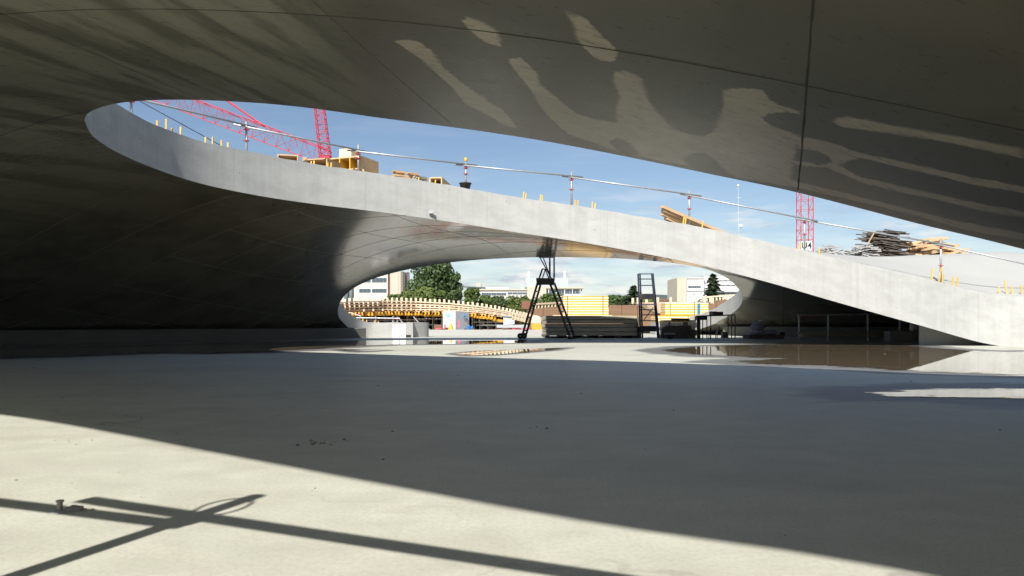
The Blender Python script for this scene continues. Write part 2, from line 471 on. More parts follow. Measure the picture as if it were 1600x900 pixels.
ctrl = []
def take(line, k): ctrl.extend([tuple(q) for q in line[::k]])
take(hole1, 5); take(outer, 5)
ctrl += [(-6.0,21.3,.28),(-7.0,19.9,.28),(-8.2,18.5,.28),(-9.4,17.2,.28),(-10.7,16,.28),(-12.3,14,.28),(-13.4,11.5,.28),(-14,8.8,.3),(-14,4,.3),(-13,-2,.3)]
ctrl += [(-8,23,0),(-11,20.5,0),(-14,16,0),(-16,11,0)]
ctrl += [(7.6,27.6,.3),(8.6,25.9,.33),(9.9,24.4,.33),(11.8,22.6,.33),(14,20.6,.33),(16,17,.2),(17,12,.1),(11,28,0),(15,25,0),(19,18,0)]
ctrl += [(7.6,18.8,1.24),(9.5,18.8,1.20),(12,18.6,1.19)]
ctrl += [(9,3,-.05),(13,4.5,-.1),(12,0,-.05),(15.5,9,-.1)]
C = np.array(ctrl)
_, ui = np.unique(np.round(C[:, :2], 2), axis=0, return_index=True); C = C[ui]
def _k(d2): return np.where(d2 > 1e-12, 0.5 * d2 * np.log(np.maximum(d2, 1e-12)), 0.0)
def fit(C, lam=1e-4):
    n = len(C); d2 = ((C[:, None, :2] - C[None, :, :2]) ** 2).sum(-1)
    A = np.zeros((n+3, n+3)); A[:n, :n] = _k(d2) + lam * np.eye(n)
    A[:n, n] = 1; A[:n, n+1:] = C[:, :2]; A[n, :n] = 1; A[n+1:, :n] = C[:, :2].T
    b = np.zeros(n+3); b[:n] = C[:, 2]
    return np.linalg.solve(A, b)
W = fit(C)
def S(xy):
    """height of the underside of the shell at plan positions xy (n, 2)"""
    xy = np.atleast_2d(np.asarray(xy, float)); out = np.empty(len(xy))
    for i in range(0, len(xy), 4000):
        q = xy[i:i+4000]; d2 = ((q[:, None, :] - C[None, :, :2]) ** 2).sum(-1)
        out[i:i+4000] = _k(d2) @ W[:-3] + W[-3] + q @ W[-2:]
    return out
def thick(xy):
    xy = np.atleast_2d(xy)
    t = np.interp(xy[:, 0], [-6, -5, -4.2, 0, 2.5, 5, 7.5, 9.2], [.62, .64, .70, .69, .72, .78, .92, .98])
    far = np.clip((xy[:, 1] - 18) / 2.5, 0, 1)
    t2 = np.interp(xy[:, 0], [-5, -4.4, -3, 6.2, 7.2], [.44, .48, .50, .62, .55])
    wob = .004 * np.sin(9.1 * xy[:, 0] + 3 * xy[:, 1]) + .003 * np.sin(27 * xy[:, 0] - 11 * xy[:, 1]) + .0025 * np.sin(61 * xy[:, 0] + 40 * xy[:, 1])
    return t * (1 - far) + t2 * far + wob
def soffit_hit(x, y):
    """where the ray through column x, row y meets the underside"""
    Ys = np.linspace(2.0, 30, 1400)
    q = np.stack([(x - 800) / FOC * Ys, Ys], 1); z = CAM_H + (HOR - y) / FOC * Ys
    d = S(q) - z
    k = np.where((d[:-1] > 0) & (d[1:] <= 0))[0]
    if len(k) == 0: return None
    i = k[0]; f = d[i] / (d[i] - d[i+1]); Y = Ys[i] + f * (Ys[1] - Ys[0])
    return ((x - 800) / FOC * Y, Y)
# ------------------------------------------------------------------ plan-view tools
def inside(pts, poly):
    pts = np.asarray(pts); poly = np.asarray(poly); x, y = pts[:, 0], pts[:, 1]
    r = np.zeros(len(pts), bool); n = len(poly)
    for i in range(n):
        (x1, y1), (x2, y2) = poly[i][:2], poly[(i+1) % n][:2]
        c = ((y1 > y) != (y2 > y))
        if not c.any(): continue
        r ^= c & (x < (x2 - x1) * (y - y1) / ((y2 - y1) if y2 != y1 else 1e-12) + x1)
    return r
def edge_dist(pts, poly):
    pts = np.asarray(pts); d = np.full(len(pts), 1e9); n = len(poly); poly = np.asarray(poly)[:, :2]
    for i in range(n):
        a, b = poly[i], poly[(i+1) % n]; ab = b - a; L = (ab ** 2).sum()
        t = np.clip(((pts - a) @ ab) / max(L, 1e-12), 0, 1)[:, None]
        d = np.minimum(d, np.sqrt(((pts - a - t * ab) ** 2).sum(1)))
    return d
def grid_pts(x0, x1, y0, y1, s):
    gx, gy = np.meshgrid(np.arange(x0, x1, s), np.arange(y0, y1, s))
    gx = gx + (np.arange(gx.shape[0]) % 2)[:, None] * s * 0.5
    return np.stack([gx.ravel(), gy.ravel()], 1)
def triangulate(loops, pts):
    """Delaunay of boundary loops plus interior points; keeps what lies inside loops[0] and outside the others"""
    vs = []; es = []
    for lp in loops:
        b = len(vs); vs += [Vector((q[0], q[1])) for q in lp]
        es += [(b + i, b + (i+1) % len(lp)) for i in range(len(lp))]
    vs += [Vector((q[0], q[1])) for q in pts]
    V, E, F, ov, oe, of = delaunay_2d_cdt(vs, es, [], 0, 1e-6)
    V = np.array([(v.x, v.y) for v in V]); F = np.array([f for f in F if len(f) == 3])
    cen = V[F].mean(1)
    keep = inside(cen, [q[:2] for q in loops[0]])
    for lp in loops[1:]: keep &= ~inside(cen, [q[:2] for q in lp])
    F = F[keep]
    used = np.unique(F); mp = -np.ones(len(V), int); mp[used] = np.arange(len(used))
    return V[used], mp[F]
def sheet(name, V3, F, mat, parent=None, normals=None, attrs=None):
    me = bpy.data.meshes.new(name)
    me.from_pydata([tuple(v) for v in V3], [], [tuple(int(i) for i in f) for f in F])
    me.materials.append(mat)
    for p in me.polygons: p.use_smooth = True
    if attrs:
        for k, a in attrs.items():
            at = me.attributes.new(k, 'FLOAT', 'POINT'); at.data.foreach_set('value', np.asarray(a, np.float32))
    if normals is not None:
        me.normals_split_custom_set_from_vertices([tuple(n) for n in normals])
    o = bpy.data.objects.new(name, me); COL.objects.link(o)
    if parent is not None: o.parent = parent
    return o

# ------------------------------------------------------------------ the concrete shell
o_xy = np.array([q[:2] for q in outer]); h_xy = np.array([q[:2] for q in hole1])
coarse = grid_pts(-19.5, 21.5, -8, 33, 0.42)
fine = grid_pts(-6.5, 5.6, 2.2, 10.2, 0.056)
mid = grid_pts(-9, 9, 8.5, 22.5, 0.22)
def in_box(q, b): return (q[:, 0] > b[0]) & (q[:, 0] < b[1]) & (q[:, 1] > b[2]) & (q[:, 1] < b[3])
coarse = coarse[~in_box(coarse, (-6.7, 5.8, 2.0, 10.4)) & ~in_box(coarse, (-9.2, 9.2, 8.3, 22.7))]
mid = mid[~in_box(mid, (-6.6, 5.7, 2.1, 10.3))]
keep = []
for q, s in ((coarse, .42), (mid, .22), (fine, .056)):
    m = inside(q, o_xy) & ~inside(q, h_xy)
    q = q[m]; q = q[(edge_dist(q, o_xy) > s * 0.5) & (edge_dist(q, h_xy) > s * 0.5)]
    keep.append(q)
V2, F2 = triangulate([outer, hole1], np.concatenate(keep))
Z = S(V2)
eps = 0.02
gx_ = (S(V2 + [eps, 0]) - S(V2 - [eps, 0])) / (2 * eps); gy_ = (S(V2 + [0, eps]) - S(V2 - [0, eps])) / (2 * eps)
N_up = np.stack([-gx_, -gy_, np.ones(len(V2))], 1); N_up /= np.linalg.norm(N_up, axis=1)[:, None]

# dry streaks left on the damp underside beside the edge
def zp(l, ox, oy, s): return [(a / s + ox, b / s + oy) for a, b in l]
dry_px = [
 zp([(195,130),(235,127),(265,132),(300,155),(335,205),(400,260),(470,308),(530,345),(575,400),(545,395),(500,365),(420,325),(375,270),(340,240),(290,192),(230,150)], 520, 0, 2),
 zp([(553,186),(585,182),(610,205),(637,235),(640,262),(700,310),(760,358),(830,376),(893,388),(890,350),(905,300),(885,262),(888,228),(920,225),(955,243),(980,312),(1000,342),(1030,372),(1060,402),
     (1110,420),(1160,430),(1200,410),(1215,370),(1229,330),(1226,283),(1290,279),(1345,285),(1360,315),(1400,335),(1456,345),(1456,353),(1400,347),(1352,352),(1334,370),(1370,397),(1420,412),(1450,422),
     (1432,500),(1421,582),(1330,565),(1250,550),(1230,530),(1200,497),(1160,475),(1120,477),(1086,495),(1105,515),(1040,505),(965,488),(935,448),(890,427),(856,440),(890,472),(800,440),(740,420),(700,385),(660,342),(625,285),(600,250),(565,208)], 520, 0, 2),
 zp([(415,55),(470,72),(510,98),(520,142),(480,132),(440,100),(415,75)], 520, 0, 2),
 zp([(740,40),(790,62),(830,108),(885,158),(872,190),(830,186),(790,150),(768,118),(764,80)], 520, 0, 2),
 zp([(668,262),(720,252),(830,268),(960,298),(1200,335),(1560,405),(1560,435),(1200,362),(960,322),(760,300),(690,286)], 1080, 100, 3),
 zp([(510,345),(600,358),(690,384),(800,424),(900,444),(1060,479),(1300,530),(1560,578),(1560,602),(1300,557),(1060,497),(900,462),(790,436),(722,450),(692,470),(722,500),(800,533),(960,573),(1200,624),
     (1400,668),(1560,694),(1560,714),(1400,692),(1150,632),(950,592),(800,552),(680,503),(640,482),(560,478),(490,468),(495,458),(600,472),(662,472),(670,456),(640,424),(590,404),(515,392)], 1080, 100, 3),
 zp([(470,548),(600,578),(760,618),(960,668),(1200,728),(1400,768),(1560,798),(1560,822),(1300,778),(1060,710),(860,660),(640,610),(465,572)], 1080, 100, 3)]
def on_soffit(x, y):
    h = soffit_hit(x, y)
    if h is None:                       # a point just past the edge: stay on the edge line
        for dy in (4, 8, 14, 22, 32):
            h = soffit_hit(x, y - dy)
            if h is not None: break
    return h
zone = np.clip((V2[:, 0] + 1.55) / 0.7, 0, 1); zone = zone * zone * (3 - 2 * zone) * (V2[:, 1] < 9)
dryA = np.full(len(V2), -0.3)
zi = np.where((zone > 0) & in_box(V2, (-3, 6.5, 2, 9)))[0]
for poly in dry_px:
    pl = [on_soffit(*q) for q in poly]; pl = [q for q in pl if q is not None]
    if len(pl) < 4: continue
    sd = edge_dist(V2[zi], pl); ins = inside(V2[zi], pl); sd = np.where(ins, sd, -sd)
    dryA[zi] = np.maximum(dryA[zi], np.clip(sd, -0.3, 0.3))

shell = thing('concrete_shell', (0, 0, 0), 'undulating grey concrete shell with a large oval opening, rising from the floor and spanning overhead', 'building')
T = thick(V2)
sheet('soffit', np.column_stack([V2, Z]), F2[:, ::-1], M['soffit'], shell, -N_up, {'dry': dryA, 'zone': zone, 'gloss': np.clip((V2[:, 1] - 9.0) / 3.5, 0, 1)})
sheet('roof_deck', np.column_stack([V2, Z + T]), F2, M['deck'], shell)

def rim_face(name, loop, closed=True):
    q = [np.array(a) for a in loop]
    if closed: q = q + [q[0]]
    xy = np.array([a[:2] for a in q]); z0 = S(xy); t = thick(xy)
    s = np.concatenate([[0], np.cumsum(np.linalg.norm(np.diff(xy, axis=0), axis=1))])
    rows = 6; vs = []; uv = []
    for i in range(len(q)):
        for r in range(rows + 1):
            f = r / rows; vs.append((xy[i, 0], xy[i, 1], z0[i] + t[i] * f)); uv.append((s[i], t[i] * f))
    fs = []
    for i in range(len(q) - 1):
        for r in range(rows):
            a = i * (rows + 1) + r; b = a + rows + 1
            fs.append((a, b, b + 1, a + 1))
    me = bpy.data.meshes.new(name); me.from_pydata(vs, [], fs); me.materials.append(M['rim'])
    ul = me.uv_layers.new(name='UVMap')
    for lp in me.loops: ul.data[lp.index].uv = uv[lp.vertex_index]
    for p in me.polygons: p.use_smooth = True
    o = bpy.data.objects.new(name, me); COL.objects.link(o); o.parent = shell
    return o
rim_face('rim_face', hole1)['label'] = 'pale vertical concrete edge of the oval opening'
rim_face('rim_face', outer)

# joints that the formwork sheets left across the underside
jo = np.array((1.47, 3.83)); ju = np.array((.945, -.327)); jv = np.array((.327, .945))
def joint_line(p0, d, lo, hi, w, mat, depth=0.004):
    ts = np.arange(lo, hi, 0.12); q = p0[None] + ts[:, None] * d[None]
    ok = inside(q, o_xy) & ~inside(q, h_xy)
    z = S(q); ok &= z > 0.12
    nrm = np.array((-d[1], d[0])); run = []
    def flush(run):
        if len(run) < 3: return
        mb = MB()
        idx = np.array(run); c = q[idx]
        wob = np.array([random.uniform(-.0015, .0015) for i in idx])
        c = c + wob[:, None] * nrm
        ww = np.array([w * random.uniform(.7, 1.3) for _ in idx])
        l, r_ = c + nrm * ww[:, None] / 2, c - nrm * ww[:, None] / 2
        zl, zc_, zr = S(l), S(c), S(r_)
        for i in range(len(idx)):
            mb.v += [Vector((l[i, 0], l[i, 1], zl[i] + .001)), Vector((c[i, 0], c[i, 1], zc_[i] - depth)), Vector((r_[i, 0], r_[i, 1], zr[i] + .001))]
        for i in range(len(idx) - 1):
            a = 3 * i
            mb.f += [(a, a+1, a+4, a+3), (a+1, a+2, a+5, a+4)]; mb.m += [0, 0]
        mb.build('formwork_joint', mat, shell, smooth=True)
    for i in range(len(ts)):
        if ok[i]: run.append(i)
        else: flush(run); run = []
    flush(run)
for k in range(-5, 5):
    p0 = jo + ju * (2.75 * k)
    far_side = k != 0
    joint_line(p0, jv, -4, 7.5 if k < -1 else 4, 0.017 if k == 0 else 0.006, M['joint'], .002)
    if k < -1:
        joint_line(p0, jv, 7.5, 26, 0.014, M['jointpale'], .004); joint_line(p0 + ju * 1.375, jv, 7.5, 26, 0.014, M['jointpale'], .005)
    else: joint_line(p0, jv, 4, 26, 0.032, M['joint'], .006)
for k in range(-1, 9):
    p0 = jo + jv * (2.5 * k)
    joint_line(p0, ju, -16, -3.4 if k > 1 else 12, 0.006 if k < 2 else 0.014, M['jointpale'] if k > 1 else M['joint'])
    if k > 1:
        joint_line(p0, ju, -3.4, 14, 0.032, M['joint'], .006); joint_line(p0 + jv * 1.25, ju, -16, -3.4, 0.014, M['jointpale'], .004)

# low plinths on which the shell stands
def plinth(pts, h, w, side):
    pts = spline([(a, b, 0) for a, b in pts], 0.5)
    vs = []; mb = MB(); n = len(pts)
    for i in range(n):
        a = pts[max(0, i-1)]; b = pts[min(n-1, i+1)]; d = (b - a)[:2]; d /= np.linalg.norm(d); nn = np.array((-d[1], d[0])) * side
        p = pts[i][:2]
        for off, z in ((0, -.05), (0, h - .02), (.02, h), (w, h), (w, -.05)):
            mb.v.append(Vector((p[0] + nn[0] * off, p[1] + nn[1] * off, z)))
    for i in range(n - 1):
        for r in range(4):
            a = i * 5 + r; mb.f.append((a, a+1, a+6, a+5)); mb.m.append(0)
    mb.f.append((0, 1, 2, 3, 4)); mb.f.append(tuple(5*(n-1) + k for k in range(5))); mb.m += [0, 0]
    return mb.build('plinth', M['plinth'], shell)
plinth([(-4.35,22.9),(-4.9,22.2),(-5.7,21.2),(-6.7,19.8),(-7.9,18.4),(-9.1,17.1),(-10.5,15.9),(-12.1,13.9),(-13.2,11.4),(-13.8,8.8)], 0.30, 0.5, -1)
plinth([(7.5,27.3),(8.4,25.7),(9.7,24.2),(11.6,22.4),(13.8,20.4),(15.8,17)], 0.33, 0.5, 1)
# abutment under the far edge on the right
ab = MB()
A0, A1 = Vector((8.17, 15.42, 0)), Vector((9.72, 15.4, 0))
back = Vector((1.7, 2.6, 0))
ab.prism([A0 + Vector((0, 0, -.05)), A1 + Vector((0, 0, -.05)), A1 + Vector((0, 0, .16)), A0 + Vector((0, 0, .62))], back)
ab.build('abutment', M['deck'], shell)
# steel plate with a bent bar left in the edge
pc = P(674, 331, 14.42)
br = MB(); br.box(pc + Vector((0, -.01, 0)), (.10, .02, .06)); br.build('anchor_plate', M['steel'], shell)
br = MB(); br.path([pc + Vector((.05, -.03, -.02)), pc + Vector((.0, -.05, -.06)), pc + Vector((.04, -.04, -.11))], .006, 6); br.build('bent_bar', M['joint'], shell)

# ------------------------------------------------------------------ floor, puddles, ground
pud = {
 'right': [(1012,547),(1060,541.5),(1150,538.5),(1250,536.5),(1330,536.5),(1430,538.5),(1500,545.5),(1560,549),(1700,547),(1900,552),(1900,600),(1700,592),(1600,590),(1500,586),(1420,583),(1340,578),(1280,573),(1180,571),(1100,565),(1180,560),(1090,556.5),(1040,552)],
 'near': [(1340,614),(1400,608),(1480,606),(1600,605),(1800,606),(1800,632),(1600,627),(1500,624),(1420,623),(1370,621)],
 'left': [(240,551.5),(330,553),(420,551),(500,546),(560,542),(620,539),(720,538),(835,536.2),(835,531),(700,531),(560,532),(430,535),(250,539),(0,545),(-300,556),(-300,574),(0,560),(150,556)],  # left end lengthened to darken the floor there and cut bounced light
 'small': [(702,553),(740,549),(800,546.5),(892,543),(866,547.5),(780,554.5),(735,556.5)],
 'thin': [(515,546.5),(560,545.5),(610,547.5),(560,550.5)]}
pud_w = {k: [tuple(G(*q))[:2] for q in v] for k, v in pud.items()}
fx0, fx1, fy0, fy1 = -34, 34, -26, 31
fp = np.concatenate([grid_pts(-34, 34, -26, 31, 1.2), grid_pts(-13, 14, 4.5, 25, 0.2)])
m2 = in_box(fp, (-13.2, 14.2, 4.3, 25.2)); m2[:len(grid_pts(-34, 34, -26, 31, 1.2))] ^= True
n1 = len(grid_pts(-34, 34, -26, 31, 1.2))
sel = np.concatenate([~in_box(fp[:n1], (-13.2, 14.2, 4.3, 25.2)), np.ones(len(fp) - n1, bool)])
fp = fp[sel]
fl_loop = [(-34,-26),(34,-26),(34,31),(-34,31)]
fp = fp[edge_dist(fp, fl_loop) > .3]
FV, FF = triangulate([fl_loop], fp)
wet = np.zeros(len(FV))
for k, pl in pud_w.items():
    d = edge_dist(FV, pl); d = np.where(inside(FV, pl), 0, d)
    reach = {'right': .55, 'near': .8, 'left': .55, 'small': .25, 'thin': .25}[k]
    wet = np.maximum(wet, np.clip(1 - d / reach, 0, 1))
fl = sheet('floor', np.column_stack([FV, np.zeros(len(FV))]), FF, M['floor'], None, None, {'wet': wet})
tag(fl, 'pale trowelled concrete floor, partly wet', None, None, 'structure')
for k, pl in pud_w.items():
    bb = np.array(pl); st = {'right': .16, 'near': .07, 'left': .18, 'small': .12, 'thin': .12}[k]
    gp = grid_pts(bb[:, 0].min(), bb[:, 0].max(), bb[:, 1].min(), bb[:, 1].max(), st)
    gp = gp[inside(gp, pl)]; gp = gp[edge_dist(gp, pl) > st * .4]
    PV, PF = triangulate([pl], gp)
    e = np.clip(edge_dist(PV, pl) / {'right': 1.3, 'near': .55, 'left': 1.1, 'small': .3, 'thin': .3}[k], 0, 1)
    o = sheet('water_puddle', np.column_stack([PV, np.full(len(PV), .004)]), PF, M['water'], None, None, {'edge': e})
    tag(o, {'right': 'wide brown puddle at the foot of the sloping concrete edge', 'near': 'shallow wet patch in the shade near the wide brown puddle',
            'left': 'long dark puddle, its left end added, below the dark left side of the shell', 'small': 'small pale puddle in the sunlit patch of floor',
            'thin': 'thin shallow puddle at the left tip of the sunlit patch'}[k], None, None, 'structure')
gr = MB(); gr.quad([(-9000,-9000,-.30),(9000,-9000,-.30),(9000,9000,-.30),(-9000,9000,-.30)])
tag(gr.build('ground', M['ground']), None, None, None, 'structure')
yd = MB(); yd.box((0, 62, -.20), (200, 62, .36)); tag(yd.build('site_yard', M['ground']), None, None, None, 'structure')
# ------------------------------------------------------------------ more materials
M['pine'] = m_wood('pine_board', (0.46, 0.30, 0.16), (0.55, 0.38, 0.22), (2, 2, 2))
M['pale'] = m_wood('pale_formwork_board', (0.64, 0.49, 0.345), (0.72, 0.58, 0.435), (2, 2, 2))
M['osb'] = m_wood('chip_board', (0.50, 0.33, 0.17), (0.66, 0.47, 0.27), (9, 9, 9))
M['yboard'] = m_wood('yellow_formwork_board', (0.60, 0.33, 0.02), (0.66, 0.40, 0.04), (1, 1, 1))
M['yedge'] = m_plain('pale_board_edge', (0.70, 0.63, 0.50), 0.7)
M['girder'] = m_plain('yellow_girder', (0.58, 0.31, 0.03), 0.6)
M['brown'] = m_plain('film_faced_plywood', (0.19, 0.105, 0.05), 0.9, 0, 0.3, 0.8)
M['darkply'] = m_wood('dark_plywood_edge', (0.34, 0.30, 0.22), (0.46, 0.40, 0.30), (1, 1, 12))
M['batten'] = m_wood('weathered_dark_batten', (0.06, 0.048, 0.04), (0.115, 0.094, 0.076), (2, 2, 2))
M['black'] = m_plain('black_steel', (0.022, 0.023, 0.028), 0.5, 0.2)
M['bluesteel'] = m_plain('dark_blue_steel', (0.03, 0.035, 0.07), 0.45, 0.2)
M['rubber'] = m_plain('black_rubber', (0.02, 0.02, 0.02), 0.8)
M['white'] = m_plain('white_panel', (0.66, 0.66, 0.65), 0.5, 0, 0.04)
M['dullred'] = m_plain('dull_red_trim', (0.30, 0.07, 0.06), 0.7)
M['offwhite'] = m_plain('offwhite_render', (0.50, 0.49, 0.455), 0.8, 0, 0.08, 0.3)
M['beige'] = m_plain('beige_concrete', (0.44, 0.40, 0.325), 0.85, 0, 0.1, 0.3)
M['greyp'] = m_plain('grey_panel', (0.42, 0.44, 0.46), 0.5, 0.1, 0.08, 0.5)
M['silver'] = m_plain('silver_cladding', (0.50, 0.54, 0.58), 0.4, 0.4, 0.06, 0.5)
M['darkgreen'] = m_plain('dark_green_cladding', (0.10, 0.13, 0.13), 0.5)
M['blue'] = m_plain('blue_plastic', (0.03, 0.16, 0.45), 0.45)
M['lblue'] = m_plain('light_blue_print', (0.25, 0.62, 0.85), 0.5)
M['pink'] = m_plain('pink_print', (0.70, 0.12, 0.20), 0.5)
M['lilac'] = m_plain('lilac_sack', (0.30, 0.28, 0.40), 0.7)
M['sack'] = m_plain('grey_sack', (0.33, 0.32, 0.31), 0.8)
M['rust'] = m_plain('rusty_steel', (0.20, 0.09, 0.055), 0.8, 0.1, 0.35, 5)
M['clod'] = m_plain('dry_mortar', (0.24, 0.22, 0.185), 0.95, 0, 0.35, 30, 0.5)
def m_glass():
    t = NT('window_glass'); t.set(color=(0.05, 0.075, 0.10), rough=0.08, spec=0.8)
    return t.mat
M['glass'] = m_glass()
def m_leaf(name, a, b):
    t = NT(name)
    rnd = t.n.new('ShaderNodeNewGeometry').outputs['Random Per Island']
    n = t.noise(t.obj(), 0.5, 3)
    c = t.mix(rnd, a, b)
    c = t.mix(t.ramp(n, 0.35, 0.7, 0, 0.5), c, tuple(x * 1.25 for x in b))
    t.set(color=c, rough=0.6, spec=0.3)
    tr = t.n.new('ShaderNodeBsdfTranslucent'); t.put(c, tr.inputs[0])
    mx = t.n.new('ShaderNodeMixShader'); mx.inputs[0].default_value = 0.25
    t.l.new(t.b.outputs[0], mx.inputs[1]); t.l.new(tr.outputs[0], mx.inputs[2]); t.l.new(mx.outputs[0], t.out.inputs[0])
    return t.mat
M['leaf'] = m_leaf('broad_leaves', (0.04, 0.07, 0.02), (0.12, 0.17, 0.045))
M['leafd'] = m_leaf('dark_leaves', (0.03, 0.055, 0.022), (0.08, 0.125, 0.042))
M['leafl'] = m_leaf('light_leaves', (0.07, 0.10, 0.025), (0.15, 0.20, 0.055))
M['needle'] = m_leaf('needles', (0.028, 0.048, 0.028), (0.065, 0.095, 0.045))
M['bark'] = m_plain('bark', (0.10, 0.075, 0.05), 0.9, 0, 0.3, 4)
M['hill'] = m_plain('wooded_hill', (0.06, 0.085, 0.075), 0.95, 0, 0.25, 0.004)

def V(*a): return Vector(a)
_fx = [ (132,8.95),(200,10.5),(300,11.7),(400,12.6),(500,13.4),(600,14.05),(700,14.6),(800,15.0),(900,15.2),(1000,15.25),(1090,15.2),(1200,15.0),(1300,14.85),(1436,14.8),(1555,14.9),(1800,14.2)]
def rim_Y(x): return float(np.interp(x, [a for a, b in _fx], [b for a, b in _fx]))
def deck_z(X, Y): return float(S([(X, Y)])[0] + thick([(X, Y)])[0])
def on_deck(x, Y): X = (x - 800) / FOC * Y; return V(X, Y, deck_z(X, Y))

# ------------------------------------------------------------------ guard rail along the far edge of the opening
def ring(mb, c, r, w, n=14):
    for k in range(n):
        a, b = 2*math.pi*k/n, 2*math.pi*(k+1)/n
        mb.bar(V(c.x + r*math.cos(a), c.y + r*math.sin(a), c.z), V(c.x + r*math.cos(b), c.y + r*math.sin(b), c.z), w)
def lathe_ring(c, r0, r1, h, n=16):
    mb = MB(); mb.lathe(c, [(r0, -h/2), (r1, -h/2), (r1, h/2), (r0, h/2)], n); return mb
def rail_post(parent, base, top, rings, cap=None, rad=0.0195):
    mb = MB(); mb.tube(base, top, rad, 12); po = mb.build('post', M['steel'], parent, smooth=True)
    for z in rings:
        f = (z - base.z) / (top.z - base.z); c = base.lerp(top, f)
        lathe_ring(c, 0.024, 0.048, 0.010).build('rosette', M['red'], po)
    for z in rings[:1]:
        f = (z + .045 - base.z) / (top.z - base.z); c = base.lerp(top, f)
        cb = MB(); cb.box(c + V(0, -.02, 0), (.06, .07, .045)); cb.build('coupler', M['steel'], po, bevel=.006)
        cb = MB(); cb.tube(c + V(0, -.07, 0), c + V(0, -.04, 0), .012, 6); cb.build('bolt', M['steel'], po)
    cb = MB(); cb.tube(base + V(0, 0, .0), base + V(0, 0, .015), 0.075, 14); cb.build('base_plate', M['steel'], po)
    if cap:
        cb = MB(); cb.tube(top + V(0, 0, -.005), top + V(0, 0, .055), 0.035, 12); cb.build('cap', cap, po)
    return po
gr_posts = [(205,146,152),(385,190,198),(560,226,236.5),(728,251,258.5),(893,268.5,277),(1077,298,305.5),(1257,337,343.5),(1470,373,383),(1716,432,440)]
guard = thing('guard_rail', on_deck(728, rim_Y(728) + .4), 'galvanised tube guard rail running along the far edge of the concrete opening', 'guard rail')
rl = []
for (x, yt, yr) in gr_posts:
    Y = rim_Y(x) + 0.40
    b = on_deck(x, Y); t_ = P(x, yt, Y); r_ = P(x, yr, Y)
    rail_post(guard, b + V(0, 0, -.01), t_, [r_.z - .05, b.z + .34], M['yellow'] if x == 728 else None)
    rl.append(r_)
for i in range(len(rl) - 1):
    a, b = rl[i], rl[i+1]; d = (b - a).normalized()
    off = V(0, -.05, .0)
    mb = MB(); mb.tube(a - d * .2 + off + V(0, 0, -.016), b + d * .24 + off + V(0, 0, .018), 0.016, 10); mb.build('rail', M['steel'], guard, smooth=True)

# guard rail standing just beside the photographer; only its shadow falls into the picture
post_c = V(-1.058, 0.78, 0)
fg = thing('guard_rail', post_c, 'tube guard rail beside the viewer casting a crossed shadow on the sunlit floor', 'guard rail')
rdir = V(1.402, -.549, 0).normalized()
rl0 = V(-1.595, .907, 1.0)
for k, pb in enumerate((post_c, post_c + rdir * 2.6, post_c - rdir * 2.6)):
    rail_post(fg, pb, pb + V(0, 0, 1.20), [.95, .35], None, .024)
    lp = MB(); c = pb + V(0, -.03, 1.085)
    lp.path([c + V(.054*math.cos(2*math.pi*q/18), .03 + .054*math.sin(2*math.pi*q/18), .035*math.sin(2*math.pi*q/18)) for q in range(19)], .0055, 6)
    lp.build('wire_loop', M['steel'], fg)
a0 = rl0 + rdir * .52
r1 = MB(); r1.tube(a0 - rdir * 2.9, a0 + rdir * .07, 0.024, 12); r1.build('rail', M['steel'], fg, smooth=True)
a1 = V(-1.452, .814, 1.13); d1 = V(1.276, -.407, -.18)
r1 = MB(); r1.tube(a1, a1 + d1 * 2.2, 0.024, 12); r1.build('rail', M['steel'], fg, smooth=True)

# ------------------------------------------------------------------ yellow pegs along the edge
pegs = [(245,188,.0),(259,186,.02),(269,200,0),(282,198,0),(321,214,0),(332,214,0),(345.5,219,0),(356,222.5,0),(486,252,.05),(490.5,251,.03),(512,254,0),(517,254,.04),(654,277,.1),(680,281,.06),
 (817.5,299.5,.12),(821,302,.12),(844,304,.1),(847.5,305,.05),(898,312,.14),(902,312.5,.12),(925,314.5,.05),(929,317,.12),(1067,339,.15),(1070.5,340,.1),(1097,345,.12),
 (1249,380,.08),(1280,387,.0),(1455,419,.1),(1467,416.5,.3),(1472,428,.15),(1488,432,.1),(1495,433,.1),(1561,448,.0),(1573,438,-.1),(1581,447,0),(1596,446,0)]
_o = ('first', 'second', 'third', 'fourth', 'fifth', 'sixth', 'seventh', 'last')
peg_labels = [_o[k] + ' of eight yellow pegs on the edge left of the red jib' if k < 7 else 'yellow peg on the edge just left of the second rail post' for k in range(8)]
peg_labels += ['left yellow peg before the long low timber box', 'right yellow peg before the long low timber box', 'left yellow peg at the corner of the three cell crate', 'right yellow peg at the corner of the three cell crate',
 'tilted yellow peg before the darker thin boards', 'tilted yellow peg before the open end of the yellow lined box',
 'left yellow peg of the pair farthest left right of the black tub', 'right yellow peg of the pair farthest left right of the black tub', 'left yellow peg of the pair just left of the fifth rail post', 'right yellow peg of the pair just left of the fifth rail post',
 'left yellow peg of the pair at the foot of the fifth rail post', 'right yellow peg of the pair at the foot of the fifth rail post', 'left yellow peg of the pair right of the fifth rail post', 'right yellow peg of the pair right of the fifth rail post',
 'left yellow peg of the pair before the tilted beams', 'right yellow peg of the pair before the tilted beams', 'single yellow peg at the low right end of the tilted beams',
 'yellow peg left of the white sign of the red mast', 'single yellow peg before the low grey scrap heap',
 'upright yellow peg left of the rail post on the roof slope', 'strongly tilted yellow peg at the foot of the rail post on the roof slope', 'short yellow peg right behind the strongly tilted peg', 'left yellow peg of the short pair right of the strongly tilted peg', 'right yellow peg of the short pair right of the strongly tilted peg',
 'leftmost of the four yellow pegs at the low right end of the edge', 'tallest of the four yellow pegs at the low right end of the edge', 'third of the four yellow pegs at the low right end of the edge', 'rightmost of the four yellow pegs at the low right end of the edge']
peg_me = None
